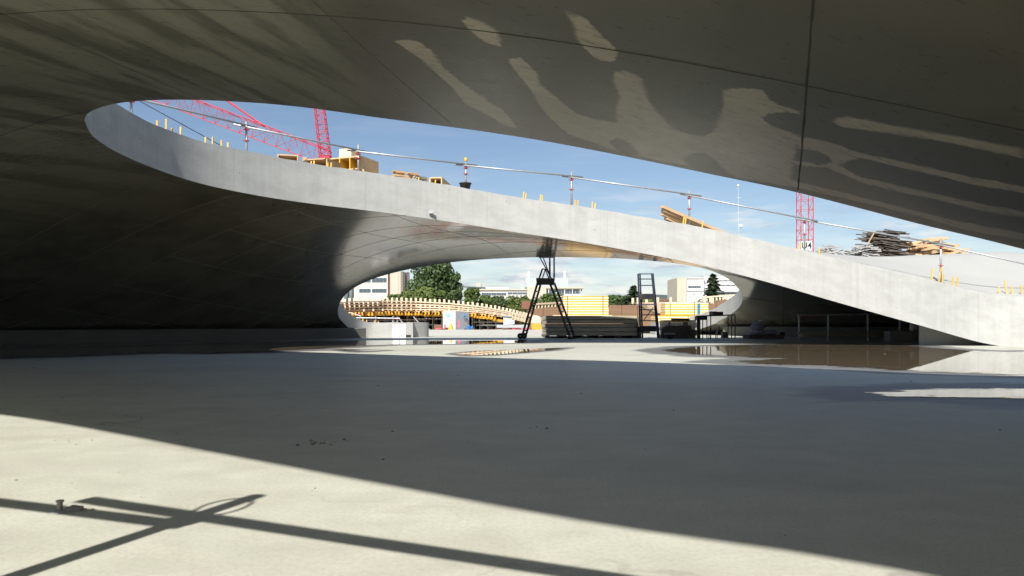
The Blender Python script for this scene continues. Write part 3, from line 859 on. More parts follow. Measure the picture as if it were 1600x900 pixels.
for (x, yt, lean), peg_lb in zip(pegs, peg_labels):
    Y = rim_Y(x) + random.uniform(.10, .16)
    b = on_deck(x, Y) - V(0, 0, .02); t_ = P(x, yt, Y)
    h = max(.06, t_.z - b.z)
    if peg_me is None:
        mb = MB(); mb.box((0, 0, .5), (.023, .014, 1)); o = mb.build('yellow_peg', M['yellow']); peg_me = o.data
    else:
        o = bpy.data.objects.new('yellow_peg', peg_me); COL.objects.link(o)
    o.location = b; o.scale = (1, 1, h); o.rotation_euler = (random.uniform(-.05, .05), lean, random.uniform(-.5, .5))
    tag(o, peg_lb, 'peg', 'yellow pegs along the concrete edge')

# ------------------------------------------------------------------ timber on the edge
def crate(label, A, u, w, d, h, cells, mat_in='yboard', group='timber crates on the concrete edge', mat='osb'):
    """an open-ended plywood crate: A is the lower front left corner, u runs along its open front"""
    u = V(*u, 0).normalized(); v = V(-u.y, u.x, 0)
    root = thing('timber_crate', A, label, 'crate', group)
    th = .022; up = V(0, 0, 1)
    def slab(name, o, a, b, c, m): mb = MB(); mb.prism([o, o + a, o + a + b, o + b], c); return mb.build(name, M[m], root)
    slab('bottom_board', A, u*w, v*d, up*th, mat)
    slab('top_board', A + up*(h-th), u*w, v*d, up*th, mat)
    slab('back_board', A + v*(d-th) + up*th, u*w, v*th, up*(h-2*th), mat_in)
    for k in range(cells + 1):
        x = (w - th) * k / cells
        slab('side_board' if k in (0, cells) else 'divider', A + u*x + up*th, u*th, v*(d-th), up*(h-2*th), mat if k in (0, cells) else mat_in)
    return root
uu = (.927, -.375)
def deckpt(x, Y, dz=0.0): p = on_deck(x, Y); return p + V(0, 0, dz)
c0 = deckpt(538, 14.55)
zt = P(540, 244, 14.3).z; zl = zt - .25
crate('open ended timber crate with three cells, upper one of the stack behind a rail post', V(P(514, 0, 14.5).x, 14.5, zl), uu, .70, .62, .25, 3)
crate('open ended timber crate under the three cell crate, on the concrete edge', V(P(533, 0, 14.46).x, 14.46, zl - .262), uu, .50, .60, .262, 2)
base3 = V(P(514, 0, 14.5).x, 14.5, 0)
crate('long low timber box left of the stacked crates on the edge', V(P(476, 0, 14.0).x, 14.0, P(476, 272, 14).z), (.96, -.28), .46, .5, .27, 1, 'osb', mat='pine')
crate('leftmost timber box lying on the edge, its dark open end facing right', V(P(433, 0, 13.55).x, 13.55, P(433, 268, 13.55).z), (.97, .24), .36, .4, .31, 1, 'batten', mat='pine')
mb = MB(); mb.box(V(P(477, 0, 13.8).x, 13.75, P(477, 256, 13.8).z), (.07, .12, .20), .3); tag(mb.build('timber_block', M['pine']), 'small pale timber block beside the leftmost box on the edge', 'timber')
mb = MB(); mb.box(V(P(546, 0, 14.7).x, 14.72, zt + .105), (.27, .30, .20), -.38); tag(mb.build('board_bundle', M['pale']), 'bundle of pale boards lying on top of the stacked crates', 'board')
crate('yellow lined timber box with its square open end towards the viewer', V(P(671, 0, 14.95).x, 14.95, P(671, 293, 14.95).z), (.98, -.12), .25, .9, .20, 1, 'yboard')
# plank bundles between crates
def bundle(name, label, cat, group, boards, mat):
    root = thing(name, boards[0][0], label, cat, group)
    for (p, q, w, h) in boards:
        mb = MB(); mb.bar(p, q, w, h); mb.build('board', M[mat], root)
    return root
bd = []
for j in range(6):
    for i in range(2):
        x0 = 612 + random.uniform(-1, 2); y = 289 - j * 3.0
        a = P(x0, y, 14.8 + i * .16); b = P(x0 + 30 + random.uniform(-3, 3), y + 3.5, 15.0 + i * .16)
        bd.append((a, b, .15, .034))
bundle('board_stack', 'short pale boards stacked right of the timber crates', 'boards', 'board stacks on the edge', bd, 'pine')
bd = []
for j in range(8):
    x0 = 640 + j * .7 + random.uniform(-1, 1); y = 292 - j * 2.3
    bd.append((P(x0, y, 14.9), P(x0 + 26 - j * 1.5, y + 3, 15.15), .22, .024))
bundle('board_stack', 'darker thin boards stacked left of the yellow lined box', 'boards', 'board stacks on the edge', bd, 'darkply')
for (x, y, w, l) in ((614, 267.5, 20, 'broken board lying on the short pale boards'), (638, 270.5, 20, 'broken board lying on the darker thin boards')):
    root = thing('broken_board', P(x, y, 14.9), l, 'board')
    for j in range(3):
        mb = MB(); mb.bar(P(x + random.uniform(-3, 4), y + j * 1.8, 14.86 + .03 * j), P(x + w + random.uniform(-6, 0), y + 1.5 + j * 1.6, 15.0), .12, .018); mb.build('board', M['pine'], root)
# black tub behind the rail post
tb = P(727, 300, 15.15)
tr_ = thing('black_tub', tb, 'black plastic mortar tub behind the yellow capped rail post', 'tub')
mb = MB(); mb.lathe(tb, [(.075, 0), (.11, .15), (.125, .16), (.125, .175), (.10, .17), (.07, .03)], 18); mb.build('tub_body', M['rubber'], tr_, smooth=True)
# beams sticking out past the edge
bd = []
for j, (xa, ya, xb, yb) in enumerate(((1034, 323, 1134, 366), (1035, 328.5, 1128, 368), (1034, 334, 1120, 372), (1040, 341, 1112, 372))):
    bd.append((P(xa, ya, 15.35 + .05 * j), P(xb, yb, 15.9 + .05 * j), .09, .055))
rb = bundle('beam_bundle', 'orange brown timber beams lying tilted on the edge behind a rail post', 'beams', None, bd, 'pine')
pcs = P(1076, 357, 15.6)
mb = MB(); mb.box(V(pcs.x, 15.6, pcs.z - .02), (.5, .3, .08)); mb.build('bearer', M['batten'], rb)

# ------------------------------------------------------------------ heaps on the roof at the right
def heap(name, label, cat, mat, xs, ys, Y, n, L, w, spread, tilt):
    root = thing(name, on_deck((xs[0] + xs[1]) / 2, Y), label, cat)
    first = None
    for k in range(n):
        x = random.uniform(*xs); f = .96 * random.random() ** 1.25
        ytop = np.interp(x, ys[0], ys[1]); dz = on_deck(x, Y).z
        zt_ = P(x, ytop, Y).z
        z = dz + .02 + (zt_ - dz - .02) * f
        if first is None:
            mb = MB(); mb.box((0, 0, 0), (1, 1, 1)); o = mb.build(name.split('_')[0] + '_piece' if False else 'batten', M[mat]); first = o; o.parent = root
        else:
            o = first.copy(); COL.objects.link(o); o.parent = root
        wx = (x - 800) / FOC * Y
        o.location = V(wx, Y + random.uniform(-spread, spread), z) - root.location
        o.scale = (L * random.uniform(.6, 1.15), w * random.uniform(.6, 1.5), (.055 if name == 'timber_heap' else .02) * random.uniform(.6, 1.4))
        o.rotation_euler = (random.uniform(-.2, .2), random.uniform(-tilt, tilt) + (.10 if name == 'batten_heap' else 0), random.uniform(-.35, .35))
    return root
heap('batten_heap', 'tall heap of dark weathered battens on the pale roof slope', 'timber heap', 'batten', (1356, 1406), ([1340, 1356, 1370, 1400, 1412], [372, 366, 362, 360, 364]), 18.9, 170, .62, .05, .25, .09)
heap('timber_heap', 'heap of pale brown timbers beside the dark battens on the roof', 'timber heap', 'pine', (1418, 1488), ([1410, 1430, 1455, 1475, 1495], [385, 374, 370, 379, 384]), 18.9, 80, .55, .09, .3, .3)
heap('scrap_heap', 'flat heap of grey scrap slats left of the dark batten heap', 'scrap heap', 'sack', (1322, 1362), ([1318, 1335, 1345, 1370], [392, 384, 381, 388]), 18.6, 60, .36, .035, .2, .3)
heap('scrap_heap', 'low heap of grey scrap beside the second red lattice mast', 'scrap heap', 'sack', (1280, 1312), ([1276, 1290, 1305, 1318], [390, 384, 384, 391]), 18.5, 50, .22, .03, .2, .6)
mb = MB(); mb.bar(P(1354, 384, 18.5), P(1366, 363, 18.5), .05, .012); tag(mb.build('wrapping_strap', M['pine']), 'light strap hanging over the dark batten heap', 'strap')

# ------------------------------------------------------------------ cranes and mast behind the shell
def lattice(root, name, p, q, w0, w1, n, mat, r=.06, rb=.035, tri=False, side=V(1, 0, 0), up=V(0, 0, 1)):
    """a braced boom from p to q: each chord a part, the bracing one part"""
    d = (q - p).normalized(); sx = (side - d * side.dot(d)).normalized(); sy = d.cross(sx)
    corners = [(-.5, -.5), (.5, -.5), (0, .6)] if tri else [(-.5, -.5), (.5, -.5), (.5, .5), (-.5, .5)]
    def pt(k, i):
        f = i / n; w = w0 + (w1 - w0) * f; c = corners[k]
        return p.lerp(q, f) + sx * c[0] * w + sy * c[1] * w
    for k in range(len(corners)):
        mb = MB(); mb.tube(pt(k, 0), pt(k, n), r, 6); mb.build('chord', M[mat], root)
    for k in range(len(corners)):
        k2 = (k + 1) % len(corners); mb = MB()
        for i in range(n):
            a, b = (pt(k, i), pt(k2, i + 1)) if i % 2 else (pt(k2, i), pt(k, i + 1))
            mb.tube(a, b, rb, 5); mb.tube(pt(k, i), pt(k2, i), rb, 5)
        mb.build('bracing', M[mat], root)['kind'] = 'stuff'
CY = 80.0
crane = thing('red_crane', V(P(508, 0, CY).x, CY, -.3), 'red lattice crane with a long sloping jib behind the timber crates', 'crane')
lattice(crane, 'mast', V(P(509, 0, CY).x, CY, -.3), P(509, 252, CY), 1.1, 1.1, 18, 'crane', .06, .028)
lattice(crane, 'boom', P(509, 252, CY), P(486, 60, CY), 1.05, .75, 26, 'crane', .048, .022)
lattice(crane, 'jib', P(512, 246, CY + .5), P(150, 109, CY + .5), 1.45, 1.45, 19, 'crane', .045, .020, tri=True, side=V(0, 1, 0))
mb = MB(); mb.tube(P(414, 198, CY), P(280, 106, CY), .10, 6); mb.build('pendant_bar', M['crane'], crane)
mb = MB(); mb.tube(P(200, 148, CY + 3), P(372, 242, CY + 3), .05, 5); mb.build('hoist_rope', M['bluesteel'], crane)
mb = MB(); mb.box(P(510, 248, CY), (.9, 1.0, .6)); mb.build('pivot_frame', M['crane'], crane)
CY2 = 90.0
cr2 = thing('lattice_mast', V(P(1257, 0, CY2).x, CY2, -.3), 'slim red lattice crane mast with a white sign, behind the roof slope', 'crane')
lattice(cr2, 'mast', V(P(1257.5, 0, CY2).x, CY2, -.3), V(P(1257.5, 0, CY2).x, CY2, 30), 1.42, 1.42, 26, 'crane', .052, .022)
sg = MB(); sc = P(1260, 384, CY2 - 1.2); sg.box(sc, (1.25, .06, 1.05)); sgo = sg.build('sign_board', M['white'], cr2)
def text(body, loc, size, mat, parent, name, rz=0.0, bold=0.0):
    cu = bpy.data.curves.new(name, 'FONT'); cu.body = body; cu.size = size; cu.align_x = 'CENTER'; cu.align_y = 'CENTER'; cu.extrude = .004; cu.offset = bold
    tmp = bpy.data.objects.new(name, cu); COL.objects.link(tmp)
    dg = bpy.context.evaluated_depsgraph_get(); me = bpy.data.meshes.new_from_object(tmp.evaluated_get(dg))
    bpy.data.objects.remove(tmp); me.materials.clear(); me.materials.append(mat)
    o = bpy.data.objects.new(name, me); COL.objects.link(o)
    if parent is not None: o.parent = parent
    o.location = Vector(loc) - (root_loc(parent) if parent is not None else V(0, 0, 0)); o.rotation_euler = (R(90), 0, rz)
    return o
text('U4', sc + V(0, -.05, 0), 1.0, M['rubber'], sgo, 'lettering', 0, .02)
AY = 120.0
an = thing('antenna_mast', V(P(1155, 0, AY).x, AY, -.3), 'thin grey antenna mast with a small white dish against the sky', 'antenna')
mb = MB(); mb.tube(V(P(1155, 0, AY).x, AY, -.3), P(1153.5, 292, AY), .06, 8, .04); mb.build('pole', M['greyp'], an)
mb = MB(); mb.lathe(P(1153.5, 290, AY), [(.04, -.2), (.15, -.12), (.18, 0), (.14, .12), (.04, .2)], 10); mb.build('beacon', M['white'], an)
mb = MB(); mb.lathe(P(1158, 353, AY), [(.05, -.15), (.2, -.1), (.3, .05), (.2, .08), (.05, .0)], 12, 'Y'); mb.build('dish', M['white'], an)
for yy in (309, 332, 344): 
    mb = MB(); mb.bar(P(1151, yy, AY), P(1158, yy, AY), .07); mb.build('cross_bar', M['greyp'], an)
# ------------------------------------------------------------------ rolling double ladder under the opening
LY = 21.2
lad = thing('platform_ladder', V(P(852, 0, LY).x, LY, 0), 'black double sided platform ladder on wheels, legs spread apart', 'ladder')
def L(x, y, k): return P(x, y, LY + .45 * k)
def rail_pair(name, pts_a, pts_b, rungs, mat='black', w=.035):
    for k, pts in enumerate((pts_a, pts_b)):
        mb = MB()
        for a, b in zip(pts[:-1], pts[1:]): mb.bar(a, b, w, w * 1.7)
        mb.build(name, M[mat], lad)
    for i in range(rungs):
        f = (i + .7) / rungs
        mb = MB(); mb.bar(pts_a[0].lerp(pts_a[-1], f), pts_b[0].lerp(pts_b[-1], f), .045, .03); mb.build('rung', M[mat], lad)
rail_pair('stile', [L(816, 524, 0), L(840, 442, 0)], [L(822, 523, 1), L(845.5, 442, 1)], 8)
rail_pair('stile', [L(890, 526, 0), L(859, 442, 0)], [L(897, 524, 1), L(866, 442, 1)], 8)
mb = MB(); mb.prism([L(837.5, 434.5, 0), L(867, 434.5, 0), L(866, 444, 0), L(838.5, 444, 0)], V(.02, .5, 0)); mb.build('platform', M['black'], lad)
for k in (0, 1):
    mb = MB(); mb.bar(L(861.5, 435, k), L(844, 403, k), .03); mb.build('back_stay', M['bluesteel'], lad)
    mb = MB(); mb.bar(L(842.5, 435, k), L(847.5, 420, k), .045); mb.bar(L(847.5, 420, k), L(853, 421, k), .03); mb.build('brace', M['black'], lad)
    mb = MB(); mb.bar(L(847.5, 435, k), L(852, 421, k), .03); mb.bar(L(852, 421, k), L(857.5, 435, k), .03); mb.build('brace', M['black'], lad)
    mb = MB(); mb.bar(L(859 + 6.8 * k, 434, k), L(859 + 6.8 * k, 402, k), .035, .05); mb.build('upright', M['bluesteel'], lad)
    mb = MB(); mb.bar(L(842, 402.6, k), L(866, 402.2, k), .03); mb.build('hand_rail', M['bluesteel'], lad)
    mb = MB(); mb.bar(L(849, 403, k), L(860, 433, k), .03); mb.build('back_stay', M['bluesteel'], lad)
for k, x in ((0, 813), (1, 819)):
    c = L(x, 0, k); c.z = .085
    mb = MB(); mb.lathe(c, [(.03, -.03), (.085, -.028), (.085, .028), (.03, .03)], 18, 'Y'); wh = mb.build('wheel', M['rubber'], lad)
    mb = MB(); mb.tube(c + V(0, -.04, 0), c + V(0, .04, 0), .02, 8); mb.build('hub', M['steel'], wh)
for k, x in ((0, 890.5), (1, 897.5)):
    c = L(x, 0, k); c.z = .03; mb = MB(); mb.box(c, (.12, .10, .06)); mb.build('foot', M['rubber'], lad)

# second ladder: narrow tower with a guard frame
TY = 22.2
tw = thing('ladder_tower', V(P(1010, 0, TY).x, TY, 0), 'narrow black ladder tower with a guard frame, beside the dark plywood stack', 'ladder')
def TT(x, y, k): return P(x, y, TY + .5 * k)
for k in (0, 1):
    o = 3.0 * k
    mb = MB(); mb.bar(TT(997 + o, 428, k), TT(1001 + o, 528, k), .032, .045); mb.build('stile', M['bluesteel'], tw)
    mb = MB(); mb.bar(TT(1018.5 + o * .5, 427, k), TT(1028 + o * .6, 528, k), .036, .05); mb.build('stile', M['bluesteel'], tw)
for j, y in enumerate((428, 436, 446, 476, 484, 492, 501, 510, 514.5)):
    f = (y - 428) / 100
    mb = MB(); mb.bar(TT(997 + 4 * f, y, 0), TT(1018.5 + 9.5 * f, y, 0), .022, .028); mb.build('rung', M['bluesteel'], tw)
    if y > 470:
        mb = MB(); mb.bar(TT(1000 + 4 * f, y, 1), TT(1020 + 9.5 * f, y, 1), .02, .026); mb.build('rung', M['bluesteel'], tw)
mb = MB(); mb.prism([TT(1003, 459, 0), TT(1023.5, 459, 0), TT(1024, 467, 0), TT(1003.5, 467, 0)], V(0, .5, 0)); mb.build('platform', M['black'], tw)
mb = MB(); mb.bar(TT(1006, 500, 0), TT(1021, 480, 0), .02); mb.build('brace', M['bluesteel'], tw)
mb = MB(); mb.box(TT(1012, 514, .5), (.5, .35, .14)); mb.build('step', M['black'], tw)

# ------------------------------------------------------------------ stacks of boards under and beyond the arch
def sheet_stack(name, label, cat, x0, x1, Yf, depth, ztop, n, mat, jitter=.03, gap=.003, zbase=0.0, group=None, child='board', mats=None):
    """a stack of flat boards, each one a part"""
    Xa, Xb = (x0 - 800) / FOC * Yf, (x1 - 800) / FOC * Yf
    root = thing(name, V((Xa + Xb) / 2, Yf, zbase), label, cat, group)
    h = (ztop - zbase) / n
    for i in range(n):
        a = random.uniform(-jitter, jitter); b = random.uniform(-jitter, jitter)
        mb = MB(); mb.box(V((Xa + Xb) / 2 + a, Yf + depth / 2 + random.uniform(-jitter, jitter) * .4, zbase + h * (i + .5)), (Xb - Xa + b, depth, h - gap))
        mb.build(child, M[mats[i % len(mats)]] if mats else M[mat], root)
    return root
YP = 22.55
zt1 = P(0, 493, YP).z
big = sheet_stack('plywood_stack', 'long dark stack of plywood boards behind the platform ladder', 'stack', 852.5, 994, YP, 3.4, zt1, 5, 'darkply', .03, .014, .07)
for k in range(6):
    X = P(856 + k * 27, 0, YP).x; mb = MB(); mb.box(V(X, YP + 1.7, .033), (.12, 3.3, .066)); mb.build('bearer', M['batten'], big)
sheet_stack('plywood_stack', 'short dark stack of boards at the right end of the long dark stack', 'stack', 994.6, 1001, YP + .25, 2.6, zt1 - .05, 9, 'batten', .02, .004, .0)
def strapped(label, x0, x1, Yf, depth, zb, ztop, n, straps, strapmat='rubber', group='strapped bundles of yellow boards'):
    root = sheet_stack('board_bundle', label, 'boards', x0, x1, Yf, depth, ztop, n, 'yboard', .012, .003, zb, group, 'board', ['yboard', 'yedge'])
    for x, w in straps:
        X = (x - 800) / FOC * Yf
        mb = MB(); e = .018
        mb.box(V(X, Yf - e, (zb + ztop) / 2), (w, .004, ztop - zb)); mb.box(V(X, Yf + depth / 2, ztop + .006), (w, depth + .03, .004))
        mb.build('strap', M[strapmat], root)
    return root
YB = 25.3
strapped('thick strapped bundle of yellow and white boards lying on the long dark stack', 880, 950.5, YB - .2, .75, zt1 + .04, P(0, 462.5, YB - .2).z, 15, [(887, .02), (942, .02)])
mb = MB(); mb.box(V(P(908, 0, YB).x, YB - .1, zt1 + .018), (1.9, .8, .036)); tag(mb.build('pale_board', M['pale']), 'pale board lying between the yellow bundle and the dark stack', 'board')
YB2 = 30.0
strapped('yellow strapped bundle with a blue band in front of the oval formwork', 1039.5, 1107, YB2, .9, P(0, 492.5, YB2).z, P(0, 473, YB2).z, 10, [(1047, .02), (1085, .02)])
mb = MB(); mb.box(V(P(1091.5, 0, YB2).x, YB2 - .03, P(0, 482.5, YB2).z), (.11, .012, P(0, 474, YB2).z - P(0, 491, YB2).z)); tag(mb.build('blue_band', m_plain('teal_band', (.02, .16, .26), .6)), 'dark blue printed band hanging on the yellow bundle', 'band')
strapped('lower yellow bundle carrying the blue banded bundle', 1027, 1088, YB2 - .3, 1.4, P(0, 503, YB2).z, P(0, 493, YB2).z - .0, 5, [(1075, .02)])
mb = MB()
for x in (1032, 1055, 1082): mb = MB(); mb.box(V(P(x, 0, YB2).x, YB2 + .3, P(0, 503.2, YB2).z / 2 - .02), (.5, 1.2, P(0, 503.2, YB2).z + .02)); tag(mb.build('concrete_block', M['deck']), {1032: 'pale concrete block under the left end of the lower yellow bundle', 1055: 'pale concrete block under the middle of the lower yellow bundle', 1082: 'pale concrete block under the right end of the lower yellow bundle'}[x], 'block')
YD = 21.9
sheet_stack('plywood_stack', 'small dark stack of battens right of the ladder tower', 'stack', 1041, 1088, YD, 1.0, P(0, 500, YD).z, 14, 'batten', .02, .004, .0)
mb = MB(); mb.bar(P(1052, 499, YD + .2), P(1074, 499.5, YD + .3), .3, .06); tag(mb.build('board_offcut', M['batten']), 'dark offcut lying on the small dark stack', 'board')
# dolly wheel
dq = G(1047, 530); dl = thing('wheel_dolly', dq, 'small wheeled dolly standing in the shade before the small dark stack', 'dolly')
mb = MB(); mb.lathe(dq + V(0, 0, .085), [(.03, -.025), (.085, -.022), (.085, .022), (.03, .025)], 18, 'Y'); mb.build('wheel', M['rubber'], dl)
mb = MB(); mb.box(dq + V(.0, .1, .15), (.26, .3, .04)); mb.build('plate', M['sack'], dl)
# work trestle
WY = 21.6
wt = thing('work_trestle', V(P(1118, 0, WY).x, WY, 0), 'black steel trestle with thin legs under the right end of the arch', 'trestle')
def W_(x, y, k=0): return P(x, y, WY + .35 * k)
mb = MB(); mb.bar(W_(1088, 494), W_(1149, 492), .05, .035); mb.build('top_beam', M['black'], wt)
mb = MB(); mb.bar(W_(1088, 494, 1), W_(1149, 492, 1), .05, .035); mb.build('top_beam', M['black'], wt)
for x, w in ((1091.5, .085), (1098, .022), (1104.5, .022), (1110.5, .022), (1137.5, .022), (1143, .022), (1148.5, .025)):
    for k in (0, 1):
        b = W_(x, 0, k); b.z = 0
        mb = MB(); mb.bar(b, W_(x, 493.5, k), w, w); mb.build('leg', M['black'], wt)
mb = MB(); mb.box(W_(1094.5, 497, .5), (.24, .4, .11)); tag(mb.build('tool_box', M['black']), 'black box hanging at the left end of the trestle', 'box')
mb = MB(); mb.box(W_(1119, 490.5, .5), (.30, .3, .12), .1); mb.box(W_(1114, 488, .5), (.12, .2, .05), .3); tag(mb.build('cable_case', M['batten']), 'dark case lying on top of the trestle', 'case')
c_ = thing('folding_chair', V(*G(1115, 529)), 'dark folding chair under the trestle', 'chair')
b = G(1112, 529.4); 
mb = MB(); mb.box(b + V(.06, .1, .12), (.24, .2, .02)); mb.build('seat', M['black'], c_)
mb = MB(); mb.bar(b + V(.17, .1, .12), b + V(.22, .1, .34), .2, .02); mb.build('backrest', M['black'], c_)
for dx in (-.04, .15):
    for dy in (.02, .18): mb = MB(); mb.bar(b + V(dx, dy, 0), b + V(dx + .02, dy, .12), .018); mb.build('leg', M['black'], c_)
mb = MB(); mb.box(G(1132, 528) + V(0, 0, .08), (.16, .2, .16)); mb.box(G(1132, 528) + V(0, 0, .17), (.18, .22, .02)); tag(mb.build('lidded_box', M['batten']), 'small dark lidded box between the trestle legs', 'box')
mb = MB(); mb.box(G(1134, 531.5) + V(0, 0, .02), (.55, .14, .035), -.05); tag(mb.build('board_offcut', M['white']), 'white board lying on the floor under the trestle', 'board')

# sacks on a low stack in the shade
def sack(label, c, size, mat, rz=0):
    bm = bmesh.new(); bmesh.ops.create_icosphere(bm, subdivisions=3, radius=1)
    for v in bm.verts:
        x, y, z = v.co; s = lambda a: math.copysign(abs(a) ** .55, a)
        n = .06 * math.sin(5 * x + c[0] * 9) * math.cos(4 * y + z * 3)
        v.co = Vector((s(x) * (1 + n), s(y) * (1 + n), s(z) * (1 - .25 * abs(x) ** 3) + n))
        v.co = Vector((v.co.x * size[0] / 2, v.co.y * size[1] / 2, v.co.z * size[2] / 2))
    me = bpy.data.meshes.new('cement_sack'); bm.to_mesh(me); bm.free(); me.materials.append(M[mat])
    for p in me.polygons: p.use_smooth = True
    o = bpy.data.objects.new('cement_sack', me); COL.objects.link(o); o.location = c; o.rotation_euler.z = rz
    return tag(o, label, 'sack', 'sacks stacked in the shade')
SY = 21.5
for (x, y, w, h, mt, lb) in ((1183, 518.5, .34, .15, 'lilac', 'bottom left lilac sack of the shaded stack'), (1202, 519, .34, .14, 'lilac', 'bottom right lilac sack of the shaded stack'), (1184, 511, .36, .14, 'lilac', 'lilac sack in the middle of the shaded stack'),
        (1186, 505.5, .34, .10, 'sack', 'grey sack near the top of the shaded stack'), (1197, 501.5, .38, .08, 'sack', 'grey sack on top of the shaded stack')):
    sack(lb, P(x, y, SY), (w, .4, h), mt, random.uniform(-.1, .1))
mb = MB(); mb.box(V(P(1192, 0, SY).x, SY, .06), (.95, .55, .12)); pal = mb; tag(pal.build('pallet', M['batten']), 'dark pallet under the stacked sacks', 'pallet')
bq = G(1222, 529); bk = thing('bucket', bq, 'dark bucket standing on the floor right of the sacks', 'bucket')
mb = MB(); mb.lathe(bq, [(.06, 0), (.075, .17), (.08, .18)], 16); mb.build('bucket_body', M['rubber'], bk, smooth=True)
mb = MB(); mb.path([bq + V(.075*math.cos(a), 0, .17 + .06*math.sin(a)) for a in np.linspace(0, math.pi, 9)], .005, 5); mb.build('bucket_handle', M['steel'], bk)
# frame of tubes in the dark on the right
FY = 19.3
fr = thing('tube_frame', V(P(1325, 0, FY).x, FY, 0), 'low tube frame with four posts in the dark under the right slope', 'frame')
for x in (1248.5, 1294, 1356, 1406):
    b = P(x, 0, FY); b.z = 0; mb = MB(); mb.tube(b, P(x, 491.5, FY), .024, 8); mb.build('post', M['steel'], fr)
for y0, y1 in ((492.5, 490), (520, 518.5), (527.5, 526)):
    mb = MB(); mb.tube(P(1246, y0, FY - .04), P(1410, y1, FY - .04), .02, 8); mb.build('rail', M['steel'], fr)
mb = MB(); mb.tube(P(1250, 496, FY + .5), P(1284, 494, FY + .5), .02, 6); mb.build('rail', M['rust'], fr)
mb = MB(); mb.box(P(1340, 524, 20.4), (3.0, .22, .10)); tag(mb.build('timber_beam', M['darkply']), 'long timber beam lying behind the tube frame', 'beam')
sack('small white lump set in the gap beside the abutment', V(P(1428, 0, 18.6).x, 18.6, P(0, 511, 18.6).z), (.16, .2, .22), 'white')['group'] = ''  # plain white rounded lump in the gap
mb = MB(); mb.box(V(P(1428, 0, 18.6).x - .2, 18.6, .12), (.9, .3, .24)); tag(mb.build('concrete_block', M['deck']), 'concrete block carrying the white lump by the abutment', 'block')
for o in COL.objects:
    if o.get('group') == '': del o['group']

# ------------------------------------------------------------------ left end of the second opening
for x, lb in ((618.5, 'left white board leaning on the end of the low concrete edge'), (629.5, 'right white board leaning on the end of the low concrete edge')):
    mb = MB(); a = P(x, 528, 23.6); a.z = 0; b = P(x, 507, 23.62)
    mb.bar(a, b, .18, .03, up=(0, -1, 0)); tag(mb.build('white_board', M['white']), lb, 'board', 'white boards at the concrete edge')
mb = MB(); A = P(640, 528, 24.0); mb.box(V(A.x, A.y + .3, .23), (.22, .7, .46)); mb.build('edge_end', M['deck'], shell)
lg = thing('guard_rail', V(P(600, 0, 24.4).x, 24.4, .4), 'short tube guard rail behind the low left concrete edge', 'guard rail')
for x, yb, yt in ((562, 498, 488), (587, 506, 494), (614, 508, 494), (621, 508, 495)):
    mb = MB(); mb.tube(P(x, yb + 2, 24.5), P(x, yt, 24.5), .024, 8); po = mb.build('post', M['steel'], lg)
    lathe_ring(P(x, yt + 3, 24.5), .02, .06, .03, 10).build('rosette', M['red'], po)
for a, b in (((545, 488), (564, 494)), ((556, 496.5), (625, 497.5))):
    mb = MB(); mb.tube(P(a[0], a[1], 24.45), P(b[0], b[1], 24.45), .015, 8); mb.build('rail', M['steel'], lg)
for x, y, lb in ((567, 498, 'leftmost'), (573, 500, 'second'), (585, 501.5, 'third'), (591, 502, 'rightmost')):
    o = bpy.data.objects.new('yellow_peg', peg_me); COL.objects.link(o); p = P(x, y + 6, 24.2); o.location = p; o.scale = (1.1, 1, .13)
    tag(o, lb + ' of four yellow pegs on the low curved edge below the timber formwork', 'peg', 'yellow pegs on the low edge')

# low concrete kerb where the floor ends
kb = MB(); x0, x1 = P(650, 0, 28).x, P(852, 0, 28).x
kb.box(((x0 + x1) / 2, 28.15, .07), (x1 - x0, .3, .26)); tag(kb.build('concrete_kerb', M['deck'], bevel=.01), 'low pale concrete kerb in the sun beyond the arch', 'kerb')

# ------------------------------------------------------------------ timber formwork of the next shell
arc = [(522, 40.0, 473, 489), (560, 43.5, 471, 488), (600, 46.5, 470.5, 487), (650, 48, 471.5, 486.5), (700, 48, 474, 487), (750, 46, 479, 490), (790, 43, 486, 495), (820, 39.5, 494, 502), (838, 36.5, 500, 507)]
ax = np.array(arc)
def arc_at(x):
    return [float(np.interp(x, ax[:, 0], ax[:, k])) for k in (1, 2, 3)]
fw = thing('edge_formwork', V(P(680, 0, 48).x, 48, -.02), 'long curved timber edge formwork with upright studs and plank rows', 'formwork')
xs = [524]
while xs[-1] < 836:
    x = xs[-1]; sp = 7.4 if x < 740 else 7.4 - (x - 740) * .035
    xs.append(x + max(3.6, sp))
for i, x in enumerate(xs):
    Y, yt, yb = arc_at(x)
    lean = 3.0 * (x - 740) / 100 if x > 740 else 0
    mb = MB(); mb.bar(P(x - lean, yb + 1, Y - .05), P(x + lean * .5, yt - 5.5 + random.uniform(-.6, .6), Y), .065, .12); mb.build('stud', M['pale'], fw)
    if x > 556 and x < 800 and i % 2 == 0:
        mb = MB(); mb.bar(P(x, yb - 1, Y), P(x, yb - 3, Y - 1.4), .09, .12); mb.build('outrigger', M['pale'], fw)
rows = ((0.0, 1.6), (.28, 1.5), (.55, 1.7), (.80, 1.6), (1.0, 1.9))
for f, hpx in rows:
    i = 0
    while i < len(xs) - 1:
        j = min(len(xs) - 1, i + random.choice((5, 6, 7)))
        seg = xs[i:j + 1]
        mb = MB()
        for a, b in zip(seg[:-1], seg[1:]):
            Ya, ta, ba = arc_at(a); Yb, tb_, bb_ = arc_at(b)
            ya, yb_ = ta + (ba - ta) * f, tb_ + (bb_ - tb_) * f
            jit = .08 if f in (.28, .8) else .0
            mb.bar(P(a, ya, Ya - .14 - jit), P(b, yb_, Yb - .14 - jit), .05, hpx * Ya / FOC)
        mb.build('plank', M['pale'], fw); i = j
